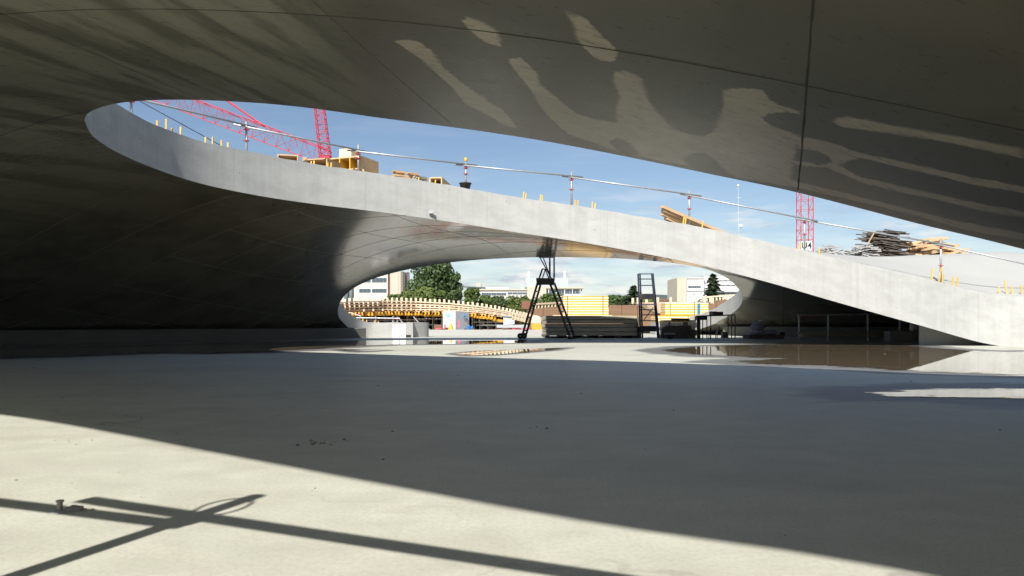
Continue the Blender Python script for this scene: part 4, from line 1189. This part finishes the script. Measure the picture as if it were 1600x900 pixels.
# plywood lining behind the planks
for a, b in zip(np.linspace(524, 800, 13)[:-1], np.linspace(524, 800, 13)[1:]):
    Ya, ta, ba = arc_at(a); Yb, tb_, bb_ = arc_at(b)
    mb = MB(); mb.prism([P(a + .3, ta + 1.5, Ya + .12), P(b - .3, tb_ + 1.5, Yb + .12), P(b - .3, bb_, Yb + .12), P(a + .3, ba, Ya + .12)], V(0, .02, 0)); mb.build('lining_board', M['brown'], fw)
# yellow girders below
for i in range(0, 46):
    x = 540 + i * 5.2
    if x > 782: break
    Y, yt, yb = arc_at(x); st = 1.2 if (i // 6) % 2 else 0
    y0 = yb + 2.2 + st
    mb = MB(); mb.bar(P(x, y0, Y - 1.1), P(x, y0, Y + 2.0), .10, .20); mb.build('girder', M['girder'], fw)
for seg in ((543, 572, 4.6), (574, 618, 4.2), (618, 660, 4.8), (660, 700, 6.0), (700, 740, 4.6), (740, 770, 5.4), (770, 786, 7)):
    Ya, ta, ba = arc_at(seg[0]); Yb, tb_, bb_ = arc_at(seg[1])
    mb = MB(); mb.bar(P(seg[0], ba + seg[2], Ya - .7), P(seg[1], bb_ + seg[2], Yb - .7), .10, .13); mb.build('ledger', M['girder'], fw)
# tube scaffold beneath: props, ledgers, diagonals
scf = thing('support_scaffold', V(P(680, 0, 46).x, 46, -.02), 'galvanised tube scaffold standing under the curved timber formwork', 'scaffold')
px_ = [548, 562, 580, 600, 616, 636, 648, 664, 676, 690, 738, 750, 762, 775, 790]
for k, dy in enumerate((0, 1.6, 3.4)):
    for x in px_:
        Y, yt, yb = arc_at(x); xx = x + k * 3.1
        b = P(xx, 0, Y + dy); b.z = -.02
        mb = MB(); mb.tube(b, P(xx, yb + 4, Y + dy), .035, 6); mb.build('prop', M['steel'], scf)
for a, b, y in ((548, 616, 500), (600, 664, 499.5), (648, 692, 498), (738, 790, 503), (745, 800, 508), (560, 650, 506), (640, 690, 507)):
    Ya = arc_at(a)[0]; Yb = arc_at(b)[0]
    mb = MB(); mb.tube(P(a, y, Ya - .1), P(b, y + .3, Yb - .1), .03, 6); mb.build('ledger', M['steel'], scf)
for a, ya, b, yb_ in ((622, 495, 634, 511), (646, 495, 662, 513), (762, 514, 786, 503), (748, 500, 764, 512)):
    mb = MB(); mb.tube(P(a, ya, 46.3), P(b, yb_, 45.6), .035, 6); mb.build('diagonal', M['steel'], scf)
# decking of the next shell behind the edge, added and sloped to the ground so the space beneath goes dark
dk = thing('formwork_deck', V(P(680, 0, 56).x, 56, 0), 'added dark plywood decking behind the long timber edge formwork', 'formwork')
xs2 = list(np.linspace(515, 812, 14))
for a, b in zip(xs2[:-1], xs2[1:]):
    Ya, ta, ba = arc_at(a); Yb, tb_, bb_ = arc_at(b)
    za, zb_ = P(a, ba + 1, Ya + .3), P(b, bb_ + 1, Yb + .3)
    r0, r1 = P(a, 0, 70), P(b, 0, 70); r0.z = r1.z = -.05
    mb = MB(); mb.prism([za, zb_, r1, r0], V(0, 0, .05)); mb.build('deck_board', M['brown'], dk)

# brown film-faced decking on the right: a shallow curved bank of sheets
bdk = thing('formwork_bank', V(P(980, 0, 40).x, 40, 0), 'curved bank of rust brown plywood sheets beyond the stacks', 'formwork')
def bank(x, f):
    """f 0 at the front foot, 1 at the far crest"""
    Yf = np.interp(x, [820, 860, 1000, 1100, 1170], [33.5, 34, 35, 33.5, 31.5]); Yr = np.interp(x, [820, 900, 1000, 1170], [44, 47, 48, 44])
    Y = Yf + (Yr - Yf) * f
    yr = np.interp(x, [820, 840, 900, 1000, 1100, 1170], [485, 481, 477.5, 476.5, 471, 466])
    zr = CAM_H + (HOR - yr) / FOC * Yr
    z = zr * (1 - (1 - f) ** 1.7)
    return V((x - 800) / FOC * Y, Y, z)
cols = np.linspace(824, 1168, 15); rws = np.linspace(0, 1, 6)
for i in range(14):
    for j in range(5):
        g = .25
        a, b, c, d = bank(cols[i] + g, rws[j] + .004), bank(cols[i+1] - g, rws[j] + .004), bank(cols[i+1] - g, rws[j+1] - .004), bank(cols[i] + g, rws[j+1] - .004)
        lift = V(0, 0, random.uniform(0, .012))
        mb = MB(); mb.prism([a + lift, b + lift, c + lift, d + lift], V(0, 0, -.02)); mb.build('plywood_sheet', M['brown'], bdk)
mb = MB()
for i in range(14):
    a, b = bank(cols[i], 1), bank(cols[i+1], 1)
    mb.prism([a, b, V(b.x, b.y + 3, -.3), V(a.x, a.y + 3, -.3)], V(0, .05, -.05))
mb.build('rear_slope', M['brown'], bdk)
# upstand boards on the crest, left and right
cb = thing('crest_formwork', bank(870, 1), 'low row of pale boards and short studs on the crest of the brown bank', 'formwork')
for x0_, x1_ in ((836, 878), (1098, 1150)):
    x = x0_
    while x < x1_:
        p = bank(x, 1); mb = MB(); mb.box(p + V(0, -.1, .13), (.09, .09, .30)); mb.build('stud', M['pale'], cb); x += 5.2
    mb = MB()
    mb.bar(bank(x0_, 1) + V(0, -.16, .24), bank(x1_, 1) + V(0, -.16, .24), .04, .09); mb.build('plank', M['pale'], cb)
# rounded end of the left formwork
eq = P(838, 503, 36.0)
mb = MB(); mb.lathe(V(eq.x, 36.2, eq.z), [(.02, -.2), (.22, -.16), (.30, .0), (.31, .25), (.02, .28)], 20, 'Y'); tag(mb.build('rounded_form', M['pale']), 'rounded pale timber form at the right end of the long edge formwork', 'formwork')
# oval upstand form like a hull
ov = thing('oval_formwork', P(1050, 495, 33.5), 'pale oval timber form shaped like a hull on the brown bank', 'formwork')
ocx, oY, orx, ory = P(1050, 0, 34).x, 34.0, 1.78, 1.1
nb = 30
for k in range(nb):
    a0, a1 = math.pi + math.pi * k / nb, math.pi + math.pi * (k + 1) / nb
    p0 = V(ocx + orx * math.cos(a0), oY + ory * math.sin(a0), 0); p1 = V(ocx + orx * math.cos(a1), oY + ory * math.sin(a1), 0)
    zt_ = P(0, 472.8, oY).z; am = (a0 + a1) / 2; zb_ = P(0, 493.5, oY).z + .42 * abs(math.cos(am)) ** 2.2
    inn = V(ocx, oY, 0)
    q0 = p0.lerp(inn, .18); q1 = p1.lerp(inn, .18)
    mb = MB(); t0 = p0.lerp(inn, .03); t1 = p1.lerp(inn, .03)
    out = [V(p0.x, p0.y, zt_), V(p1.x, p1.y, zt_), V(q1.x, q1.y, zb_), V(q0.x, q0.y, zb_)]
    mb.prism(out, (inn - (p0 + p1) / 2).normalized() * .05); mb.build('stave', M['pale'], ov)
    if k % 3 == 1:
        c = (p0 + p1) / 2; mb = MB(); mb.box(V(c.x, c.y + .06, zt_ + .07), (.10, .08, .26)); mb.build('stud', M['pale'], ov)
mb = MB()
pts = [V(ocx + orx * .82 * math.cos(math.pi + math.pi * k / 30), oY + ory * .82 * math.sin(math.pi + math.pi * k / 30) - .05, P(0, 493.8, oY).z + .42 * abs(math.cos(math.pi + math.pi * k / 30)) ** 2.2) for k in range(31)]
mb.path(pts, .03, 6); mb.build('bottom_rail', M['batten'], ov)
mb = MB(); mb.prism([V(ocx + orx * .95 * math.cos(2 * math.pi * k / 24), oY + ory * .95 * math.sin(2 * math.pi * k / 24), P(0, 474, oY).z) for k in range(24)], V(0, 0, -.04)); mb.build('lid', M['brown'], ov)
mb = MB(); mb.box(V(ocx, oY + .45, .5), (1.2, .8, 1.2)); mb.build('core_block', M['brown'], ov)

# ------------------------------------------------------------------ things standing in the yard
def site_box(name, label, cat, x0, x1, y0, y1, Y, depth, mat, group=None):
    a, b = P(x0, y0, Y), P(x1, y1, Y)
    mb = MB(); mb.box(((a.x + b.x) / 2, Y + depth / 2, (a.z + b.z) / 2), (abs(b.x - a.x), depth, abs(a.z - b.z)))
    return tag(mb.build(name, M[mat], bevel=.01), label, cat, group)
KY = 37.0
ct = thing('site_container', P(712, 516.5, KY), 'white and grey site cube with pale blue lettering among the yard clutter', 'container')
cw = MB(); cw.prism([P(692, 517, KY + .4), P(711.5, 519, KY), P(711.5, 486, KY), P(692, 486.8, KY + .4)], V(.28, 1.1, 0)); cw.build('white_side', M['white'], ct)
cw = MB(); cw.prism([P(711.6, 519, KY - .01), P(733, 516.5, KY + .75), P(733, 487, KY + .75), P(711.6, 485.8, KY - .01)], V(-.3, .75, 0)); cw.build('grey_side', M['greyp'], ct)
text('nd', P(699, 491.3, KY + .2) , .26, M['lblue'], ct, 'lettering', -.55, .008)
text('i .a', P(706, 492, KY + .06), .16, M['lblue'], ct, 'lettering', -.55, .004)
mb = MB()
for k in range(9):
    a = random.random() * 6.28; q = P(727 + 3.2 * math.cos(a), 494.5 + 2.6 * math.sin(a), KY + .45)
    mb.box(q + V(0, -.03, 0), (random.uniform(.05, .14), .012, random.uniform(.03, .09)), -.9)
mb.build('blue_print', m_plain('dull_blue_print', (.10, .27, .42), .6), ct)
for x, y, h in ((695, 510, 9), (717, 508, 12)):
    a = P(x, y, KY + .12); mb = MB(); mb.prism([P(x - 2, y + 3, KY - .25), P(x + 2, y + 3, KY - .25), P(x + .8, y - h + 4, KY - .25), P(x - .2, y - h + 4, KY - .25)], V(0, .05, 0)); tag(mb.build('pennant', M['pink']), {695: 'red pennant left of the yellow cone before the site cube', 717: 'red pennant before the grey side of the site cube'}[x], 'pennant')
cq = P(704.5, 519.5, 34); cn = thing('yellow_cone', cq, 'yellow hooded cone standing before the site cube', 'cone')
mb = MB(); mb.lathe(cq, [(.16, 0), (.15, .05), (.10, .22), (.05, .38), (.015, .43)], 14); mb.build('cone_body', M['yellow'], cn)
mb = MB(); mb.box(cq + V(0, 0, .0), (.4, .35, .05)); mb.build('cone_foot', M['yellow'], cn)
def barrel(label, x, y0, y1, Y, mat):
    a = P(x, y1, Y); h = P(x, y0, Y).z - a.z; r = h * .36
    root = thing('barrel', a, label, 'barrel')
    mb = MB(); mb.lathe(a, [(r * .9, 0), (r, .06 * h), (r, .32 * h), (r * 1.05, .35 * h), (r, .38 * h), (r, .62 * h), (r * 1.05, .66 * h), (r, .7 * h), (r, .95 * h), (r * .85, h)], 14); mb.build('drum', M[mat], root)
    mb = MB(); mb.tube(a + V(r * .3, 0, h), a + V(r * .3, 0, h * 1.06), r * .18, 8); mb.build('cap', M['white'], root)
barrel('blue barrel beside the grey side of the site cube', 732, 508.5, 517, 36, 'blue')
barrel('blue barrel right of the first one, lower', 737.5, 510, 517, 35.6, 'blue')
barrel('small blue barrel below the white sign panel', 786, 513, 518, 36, 'blue')
barrel('small blue barrel near the left ladder leg', 809, 513.5, 518.5, 36, 'blue')
site_box('rusty_crate', 'rusty crate pile left of the site cube', 'crate', 678, 690, 508, 518, 36.5, .5, 'rust')
site_box('rusty_crate', 'low rusty steel bundle right of the blue barrels', 'crate', 755, 778, 514.5, 519, 35, .5, 'rust')
site_box('brown_case', 'brown slatted case on the bank left of the ladder', 'case', 815, 828.5, 470.5, 483, 44, .5, 'rust')
site_box('orange_panel', 'orange formwork panel left of the long dark stack', 'panel', 830.5, 849, 506, 516.5, 33.0, .25, 'girder')
site_box('grey_pallet', 'grey stacked panels behind the blue barrels', 'panel', 776, 826, 507.5, 512.5, 38, .6, 'greyp')
wp = thing('white_sign_panel', P(794, 508, 37), 'white panel in a grey frame before the timber formwork', 'sign')
mb = MB(); mb.prism([P(786.5, 494, 37), P(800, 495, 37.2), P(800, 506.5, 37.2), P(786.5, 508, 37)], V(0, .05, 0)); mb.build('face', M['white'], wp)
mb = MB(); mb.bar(P(786.3, 493.6, 36.97), P(800.2, 494.6, 37.17), .05); mb.bar(P(786.3, 508.2, 36.97), P(800.2, 506.8, 37.17), .05); mb.build('frame', M['greyp'], wp)
site_box('white_box', 'small white box right of the framed white panel', 'box', 800.5, 804, 500, 506.5, 37.1, .2, 'white')
for k, (x, lb) in enumerate(((645, 'orange and white post end beside the low concrete edge'),)):
    mb = MB(); a = P(x, 519, 24.6); mb.tube(a, P(x, 508, 24.6), .05, 10); tag(mb.build('marker_post', M['girder']), lb, 'post')
# loose clutter in the yard: too small and mixed to tell apart
mb = MB()
for k in range(260):
    x = random.uniform(650, 850); Y = random.uniform(32.5, 38); p = P(x, 0, Y); p.z = random.uniform(0, .22) * random.random()
    mb.mi = random.choice((0, 0, 1, 2, 3, 4))
    mb.box(p, (random.uniform(.05, .5), random.uniform(.05, .3), random.uniform(.02, .14)), random.uniform(0, 3))
tag(mb.build('yard_debris', [M['rust'], M['pine'], M['sack'], M['pink'], M['batten']]), 'mixed building debris lying in the yard before the formwork', 'debris', None, 'stuff')
# ------------------------------------------------------------------ trees beyond the site
def tree(name, label, x, ybase, ytop, wpx, Y, leafmat, n, lobes, size, group='trees beyond the site', seed=1, trunk_f=.35, taper=0.0):
    rnd = random.Random(seed)
    base = P(x, ybase, Y); base.z = -.3; top = P(x, ytop, Y).z; H = top - base.z; Wd = wpx / FOC * Y
    root = thing(name, base, label, 'tree', group)
    mb = MB(); mb.tube(base, base + V(rnd.uniform(-.2, .2), 0, H * .75), H * .03, 8, H * .008)
    for k in range(7):
        a = rnd.uniform(0, 6.28); z = H * rnd.uniform(.25, .6); r = Wd * .32
        mb.tube(base + V(0, 0, z), base + V(r * math.cos(a), r * math.sin(a), z + H * .18), H * .012, 5, H * .004)
    mb.build('trunk', M['bark'], root)
    L_ = []
    for k in range(lobes):
        f = rnd.uniform(.10, .93); w = (1 - taper * f) * math.sqrt(max(.05, 1 - ((f - .42) / .62) ** 2))
        a = rnd.uniform(0, 6.28); rr = Wd * .38 * w * rnd.uniform(.25, 1)
        L_.append((V(rr * math.cos(a), rr * math.sin(a), H * f), Wd * rnd.uniform(.09, .21) * (1 - .35 * taper * f)))
    vs, fs = [], []
    for k in range(n):
        c, r = rnd.choice(L_)
        while True:
            d = V(rnd.uniform(-1, 1), rnd.uniform(-1, 1), rnd.uniform(-1, 1))
            if .02 < d.length < 1: break
        d = d.normalized() * (d.length ** .45) * (1.35 if rnd.random() < .08 else 1)
        p = c + V(d.x * r, d.y * r, d.z * r * 1.1)
        if p.z > H: p.z = H - rnd.uniform(0, .3)
        if p.z < .2: continue
        s = size * rnd.uniform(.6, 1.4)
        u = (d + V(rnd.uniform(-.8, .8), rnd.uniform(-.8, .8), rnd.uniform(-.5, .9))).normalized()
        a1 = u.cross(V(rnd.uniform(-1, 1), rnd.uniform(-1, 1), rnd.uniform(-1, 1))).normalized(); a2 = u.cross(a1)
        b = len(vs)
        vs += [p - a1 * s * .5, p + a2 * s * .32, p + a1 * s * .5, p - a2 * s * .32]; fs.append((b, b+1, b+2, b+3))
    me = bpy.data.meshes.new('crown'); me.from_pydata([tuple(v) for v in vs], [], fs); me.materials.append(M[leafmat])
    o = bpy.data.objects.new('crown', me); COL.objects.link(o); o.parent = root
    return root
tree('poplar_tree', 'tall dense dark green tree behind the timber formwork', 677, 500, 410, 92, 150, 'leafd', 20000, 80, .62, seed=3)
tree('poplar_tree', 'slender dark green tree joined to the right of the tall tree', 711, 500, 426, 44, 148, 'leafd', 6000, 30, .55, seed=8, taper=.5)
for i, (x, yt, w, mt, lb) in enumerate(((622, 461, 44, 'leaf', 'bushy green tree at the foot of the stair tower'), (646, 456, 38, 'leafl', 'light green tree left before the tall dark tree'), (664, 449, 36, 'leafl', 'light green tree before the middle of the tall dark tree'),
        (690, 455, 34, 'leaf', 'green tree before the right foot of the tall dark tree'), (738, 452, 34, 'leaf', 'round green tree right of the slender dark tree'), (757, 462, 26, 'leaf', 'low green tree below the left end of the long pale building'),
        (779, 463, 26, 'leafd', 'low dark tree below the middle of the long pale building'), (803, 463, 28, 'leafl', 'low light green tree left of the ladder'), (823, 462, 22, 'leaf', 'low green tree behind the left ladder leg'), (858, 459, 42, 'leaf', 'round olive green tree between the ladder legs'),
        (962, 461, 26, 'leafd', 'low dark bush tree right of the yellow bundle'), (976, 463, 24, 'leafd', 'low dark bush tree left of the conifer by the tower'), (1014, 463, 26, 'leaf', 'low green bush behind the ladder tower'))):
    tree('broadleaf_tree', lb, x, 500, yt, w * 1.35, 128 + (i % 4) * 3, mt, 6500, 34, .48, seed=20 + i)
def conifer(label, x, ytop, wpx, Y, n, seed):
    rnd = random.Random(seed); base = P(x, 500, Y); base.z = -.3; H = P(x, ytop, Y).z - base.z; Wd = wpx / FOC * Y
    root = thing('conifer_tree', base, label, 'tree', 'conifers beyond the site')
    mb = MB(); mb.tube(base, base + V(0, 0, H * .97), H * .018, 7, .02); mb.build('trunk', M['bark'], root)
    vs, fs = [], []
    tiers = 20
    for t in range(tiers):
        f = .08 + .92 * t / tiers; R_ = Wd * .5 * (1 - f) + .10
        for b_ in range(rnd.randint(7, 11)):
            a = rnd.uniform(0, 6.28); rl_ = R_ * rnd.uniform(.6, 1.12)
            for k in range(n):
                g = (k + rnd.random()) / n
                p = V(math.cos(a) * rl_ * g, math.sin(a) * rl_ * g, H * f - rl_ * g * .32 + rnd.uniform(-.12, .12))
                p += V(rnd.uniform(-.25, .25), rnd.uniform(-.25, .25), 0) * (1 - g * .5)
                s = .75 * rnd.uniform(.6, 1.3)
                d = V(math.cos(a + rnd.uniform(-.7, .7)), math.sin(a + rnd.uniform(-.7, .7)), rnd.uniform(-.6, .1)).normalized(); w = d.cross(V(0, 0, 1)).normalized()
                i = len(vs); vs += [p - d * s * .5, p + w * s * .3, p + d * s * .5, p - w * s * .3]; fs.append((i, i+1, i+2, i+3))
    me = bpy.data.meshes.new('crown'); me.from_pydata([tuple(v) for v in vs], [], fs); me.materials.append(M['needle'])
    o = bpy.data.objects.new('crown', me); COL.objects.link(o); o.parent = root
conifer('dark conifer standing before the white building on the right', 1114, 426, 118, 118, 24, 5)
conifer('dark conifer partly hidden by the ladder tower', 990, 445, 110, 122, 24, 6)

# ------------------------------------------------------------------ buildings
def front_box(parent, name, x0, x1, y0, y1, Y, depth, mat):
    a, b = P(x0, y0, Y), P(x1, y1, Y)
    mb = MB(); mb.box(((a.x + b.x) / 2, Y + depth / 2, (a.z + b.z) / 2), (abs(b.x - a.x), depth, abs(a.z - b.z)))
    return mb.build(name, M[mat], parent)
def window_row(parent, x0, x1, y0, y1, Y, n, panes=1, gap=.35):
    """n windows in a row: dark pane set back in a frame"""
    w = (x1 - x0) / n
    for k in range(n):
        a, b = x0 + k * w + gap / 2, x0 + (k + 1) * w - gap / 2
        fo = front_box(parent, 'window', a, b, y0, y1, Y - .12, .14, 'greyp')
        pw = (b - a) / panes
        for j in range(panes):
            pa, pb = P(a + j * pw + .12, y0 + .35, Y - .14), P(a + (j + 1) * pw - .12, y1 - .35, Y - .14)
            mb = MB(); mb.box(((pa.x + pb.x) / 2, Y - .135, (pa.z + pb.z) / 2), (pb.x - pa.x, .03, pa.z - pb.z)); mb.build('pane', M['glass'], fo)
B1 = 200.0
bl = thing('office_building', V(P(580, 0, B1).x, B1, -.3), 'white office block with two rows of windows behind the left end of the arch', 'building')
front_box(bl, 'wall', 553, 606, 408, 507, B1, 18, 'offwhite')
for y0, y1 in ((418, 424), (434, 441), (451, 457)):
    window_row(bl, 561, 579, y0, y1, B1, 3, 1); window_row(bl, 581, 604, y0, y1, B1, 4, 1)
for y in (427, 430.5, 444, 447.5, 460, 463.5):
    front_box(bl, 'facade_joint', 553, 606, y, y + .5, B1 - .05, .06, 'greyp')
for x in (541, 549):
    a = P(x, 505, B1 + 1); mb = MB(); mb.tube(V(a.x, B1 + 1, -.3), V(a.x, B1 + 1, 15), .62, 14); mb.build('column', M['darkgreen'], bl, smooth=True)
front_box(bl, 'recess', 530, 553, 415, 507, B1 + 3, 10, 'offwhite')
st = thing('stair_tower', V(P(620, 0, B1 - 2).x, B1 - 2, -.3), 'beige concrete stair tower right of the white office block', 'building')
front_box(st, 'wall', 609.5, 622, 424, 507, B1 - 2, 6, 'beige')
a = P(622.2, 424, B1 - 2); b = P(632.5, 424, B1 + 1)
mb = MB(); pts = [(622.2, B1 - 2), (626, B1 - 1.9), (629.5, B1 - 1.2), (632.5, B1 + .4), (632.5, B1 + 6), (622.2, B1 + 6)]
mb.prism([V(P(x, 0, y).x, y, -.3) for x, y in pts], V(0, 0, a.z + .3)); mb.build('rounded_wall', M['beige'], st)
for y in (425.5, 433, 440.5, 448, 455.5, 463):
    front_box(st, 'pane', 632.8, 636, y, y + 6.5, B1 + 1, .2, 'glass')
front_box(st, 'red_edge', 636.3, 637.0, 424.5, 507, B1 + .8, .5, 'dullred'); front_box(st, 'red_edge', 608.0, 608.8, 420, 507, B1 - .3, .5, 'dullred')
front_box(st, 'core', 632.7, 637, 424.5, 507, B1 + 1.4, 4, 'greyp')
B2 = 280.0
lb_ = thing('long_building', V(P(820, 0, B2).x, B2, -.3), 'long low pale building with silver rooftop plant and two chimneys', 'building')
front_box(lb_, 'wall', 735, 824.5, 453, 508, B2, 20, 'offwhite'); front_box(lb_, 'wall', 853, 909.5, 450, 508, B2, 20, 'offwhite')
front_box(lb_, 'roof_edge', 734, 825, 451.5, 453.4, B2 - .5, 20.6, 'beige'); front_box(lb_, 'roof_edge', 852.5, 912, 448.6, 450.8, B2 - .9, 21, 'beige')
front_box(lb_, 'tower', 823.8, 853.5, 448, 508, B2 - 1.5, 22, 'beige')
window_row(lb_, 752, 791, 457.3, 461.5, B2, 5, 2); window_row(lb_, 793, 823.5, 456.5, 459.8, B2, 4, 2); window_row(lb_, 793, 823, 461.2, 463, B2, 5, 1, 2.5); window_row(lb_, 855, 908, 453, 459, B2, 6, 2)
window_row(lb_, 752, 791, 467, 470, B2, 5, 2)
for x in (857, 869, 882, 894, 906): front_box(lb_, 'post', x, x + .9, 450.8, 466, B2 - .6, .3, 'white')
front_box(lb_, 'balcony', 855, 909, 461.5, 464.5, B2 - .45, .4, 'white')
pl_ = front_box(lb_, 'plant_room', 821, 887.5, 434.5, 449, B2 + 4, 12, 'silver')
for k in range(23):
    x = 822 + k * 2.85; a, b = P(x, 435.2, B2 + 3.9), P(x + .5, 448, B2 + 3.9)
    mb = MB(); mb.box(((a.x + b.x) / 2, B2 + 3.95, (a.z + b.z) / 2), (b.x - a.x, .12, a.z - b.z)); mb.build('louvre', M['greyp'], pl_)
for x in (826.5, 882.5):
    a = P(x, 434.5, B2 + 8); mb = MB(); mb.tube(a, P(x, 424, B2 + 8), .42, 10); mb.build('chimney', M['white'], lb_)
front_box(lb_, 'roof_box', 754, 794, 448.8, 452, B2 + 3, 6, 'white'); front_box(lb_, 'roof_box', 731, 750, 448, 453, B2 + 4, 6, 'beige'); front_box(lb_, 'stair_head', 744, 751.5, 442, 452, B2 + 3, 4, 'beige')
a = P(722, 447.5, B2 + 2); mb = MB(); mb.prism([P(722, 447, B2 + 2), P(758.5, 448.6, B2 + 2), P(758.5, 449.6, B2 + 2), P(722, 448.4, B2 + 2)], V(0, 4, 0)); mb.build('canopy', M['darkgreen'], lb_)
front_box(lb_, 'roof_box', 813.5, 817, 448.6, 452, B2 + 2, 2, 'white')
B3 = 225.0
rb_ = thing('office_building', V(P(1110, 0, B3).x, B3, -.3), 'bright white office building with dark window bands on the right', 'building')
front_box(rb_, 'side_tower', 1058, 1073.2, 434, 508, B3 - 1, 14, 'beige')
front_box(rb_, 'wall', 1073.4, 1099, 435, 508, B3, 16, 'white'); front_box(rb_, 'wall', 1099, 1175, 438, 508, B3 + 1.2, 16, 'white')
front_box(rb_, 'roof_edge', 1073, 1102, 433.4, 435.2, B3 - .3, 16.6, 'offwhite'); front_box(rb_, 'roof_block', 1100, 1140, 431.5, 438, B3 + 5, 10, 'offwhite')
window_row(rb_, 1075, 1095, 446.5, 450, B3, 3, 2, .2); window_row(rb_, 1083, 1085.5, 458, 460.4, B3, 1, 1)
front_box(rb_, 'ledge', 1073.2, 1100, 453.3, 454.8, B3 - .25, .3, 'greyp')
for y0, y1, n in ((437.6, 439.4, 8), (444.8, 446.8, 9), (456.5, 460.5, 9)):
    window_row(rb_, 1103.5, 1172, y0, y1, B3 + 1.2, n, 1, .5)
front_box(rb_, 'sun_screen', 1102.5, 1174, 454.3, 456.3, B3 + .6, .5, 'greyp')
for x in (1073.3, 1099.6):
    a = P(x, 505, B3 - .4); mb = MB(); mb.tube(V(a.x, B3 - .4, -.3), P(x, 429, B3 - .4), .12, 8); mb.build('drain_pipe', M['greyp'], rb_)
# a low far roof and the hills
fr_ = thing('low_house', V(P(1040, 0, 190).x, 190, -.3), 'low building with a reddish roof behind the oval formwork', 'building')
front_box(fr_, 'wall', 1026, 1048, 470, 507, 190, 10, 'beige')
mb = MB(); mb.prism([P(1025, 470, 189.5), P(1049, 470, 189.5), P(1045, 467, 194), P(1029, 467, 194)], V(0, 1.5, .0)); mb.build('roof', M['rust'], fr_)
hv, hf = [], []
nn = 120
for k in range(nn + 1):
    x = -300 + 2200 * k / nn
    y = 466 + 4 * math.sin(x * .009 + 1) + 2.4 * math.sin(x * .031) + 1.2 * math.sin(x * .083 + 2)
    if 1000 < x < 1080: y -= 4.5 * (1 - abs(x - 1045) / 60 if abs(x - 1045) < 60 else 0)
    for Y, f in ((5200, 1.0), (4700, .72), (4300, .35), (3900, 0.0)):
        t = P(x, y, 5200); z = t.z * f - (.35 if f == 0 else 0)
        hv.append(((x - 800) / FOC * Y, Y, z))
for k in range(nn):
    for r in range(3):
        a = k * 4 + r; hf.append((a, a + 4, a + 5, a + 1))
me = bpy.data.meshes.new('hills'); me.from_pydata(hv, [], hf); me.materials.append(M['hill'])
for p in me.polygons: p.use_smooth = True
ho = bpy.data.objects.new('hills', me); COL.objects.link(ho); tag(ho, None, None, None, 'structure')

# ------------------------------------------------------------------ small things on the floor
sq = G(93, 799); an_ = thing('anchor_stub', sq, 'short rusty anchor stub in a mortar patch on the sunlit floor', 'anchor')
def clod(c, r, seed, flat=.5):
    rnd = random.Random(seed); bm = bmesh.new(); bmesh.ops.create_icosphere(bm, subdivisions=2, radius=r)
    for v in bm.verts: v.co *= rnd.uniform(.7, 1.2); v.co.z *= flat
    vs = [v.co + Vector(c) for v in bm.verts]; fs = [tuple(v.index for v in f.verts) for f in bm.faces]; bm.free()
    return vs, fs
mb = MB(); mb.tube(sq + V(0, 0, -.002), sq + V(.001, 0, .022), .0065, 8); mb.tube(sq + V(.001, 0, .022), sq + V(.001, 0, .026), .009, 8); mb.build('stub', M['clod'], an_)
mb = MB(); vs, fs = clod(sq + V(.030, .01, .004), .019, 3, .4); mb.v, mb.f, mb.m = list(vs), list(fs), [0] * len(fs); mb.build('mortar_lump', M['clod'], an_)
mb = MB(); vs, fs = clod(sq + V(.008, 0, .0), .026, 4, .14); mb.v, mb.f, mb.m = list(vs), list(fs), [0] * len(fs); mb.build('mortar_patch', M['deck'], an_)
mb = MB(); rnd = random.Random(11)
for k in range(55):
    y = 515 + 385 * rnd.random() ** 1.7; x = rnd.uniform(-100, 1700)
    if y < 548: y = 548 + rnd.random() * 40
    p = G(x, y); r = rnd.choice((.0012, .0018, .0025, .004)) * (1 + p.y * .12) 
    vs, fs = clod(p + V(0, 0, r * .25), r, k, .55)
    b = len(mb.v); mb.v += list(vs); mb.f += [tuple(b + i for i in f) for f in fs]; mb.m += [0] * len(fs)
for (x, y, n, rr, sp) in ((512, 691, 14, .007, .045), (120, 690, 5, .004, .05), (840, 668, 4, .006, .04)):
    for k in range(n):
        p = G(x, y) + V(rnd.gauss(0, sp), rnd.gauss(0, sp * .7), 0); r = rr * rnd.uniform(.4, 1.2)
        vs, fs = clod(p + V(0, 0, r * .2), r, 900 + k, .6); b = len(mb.v); mb.v += list(vs); mb.f += [tuple(b + i for i in f) for f in fs]; mb.m += [0] * len(fs)
tag(mb.build('floor_grit', M['clod']), 'crumbs of mortar and grit scattered over the concrete floor', 'grit', None, 'stuff')
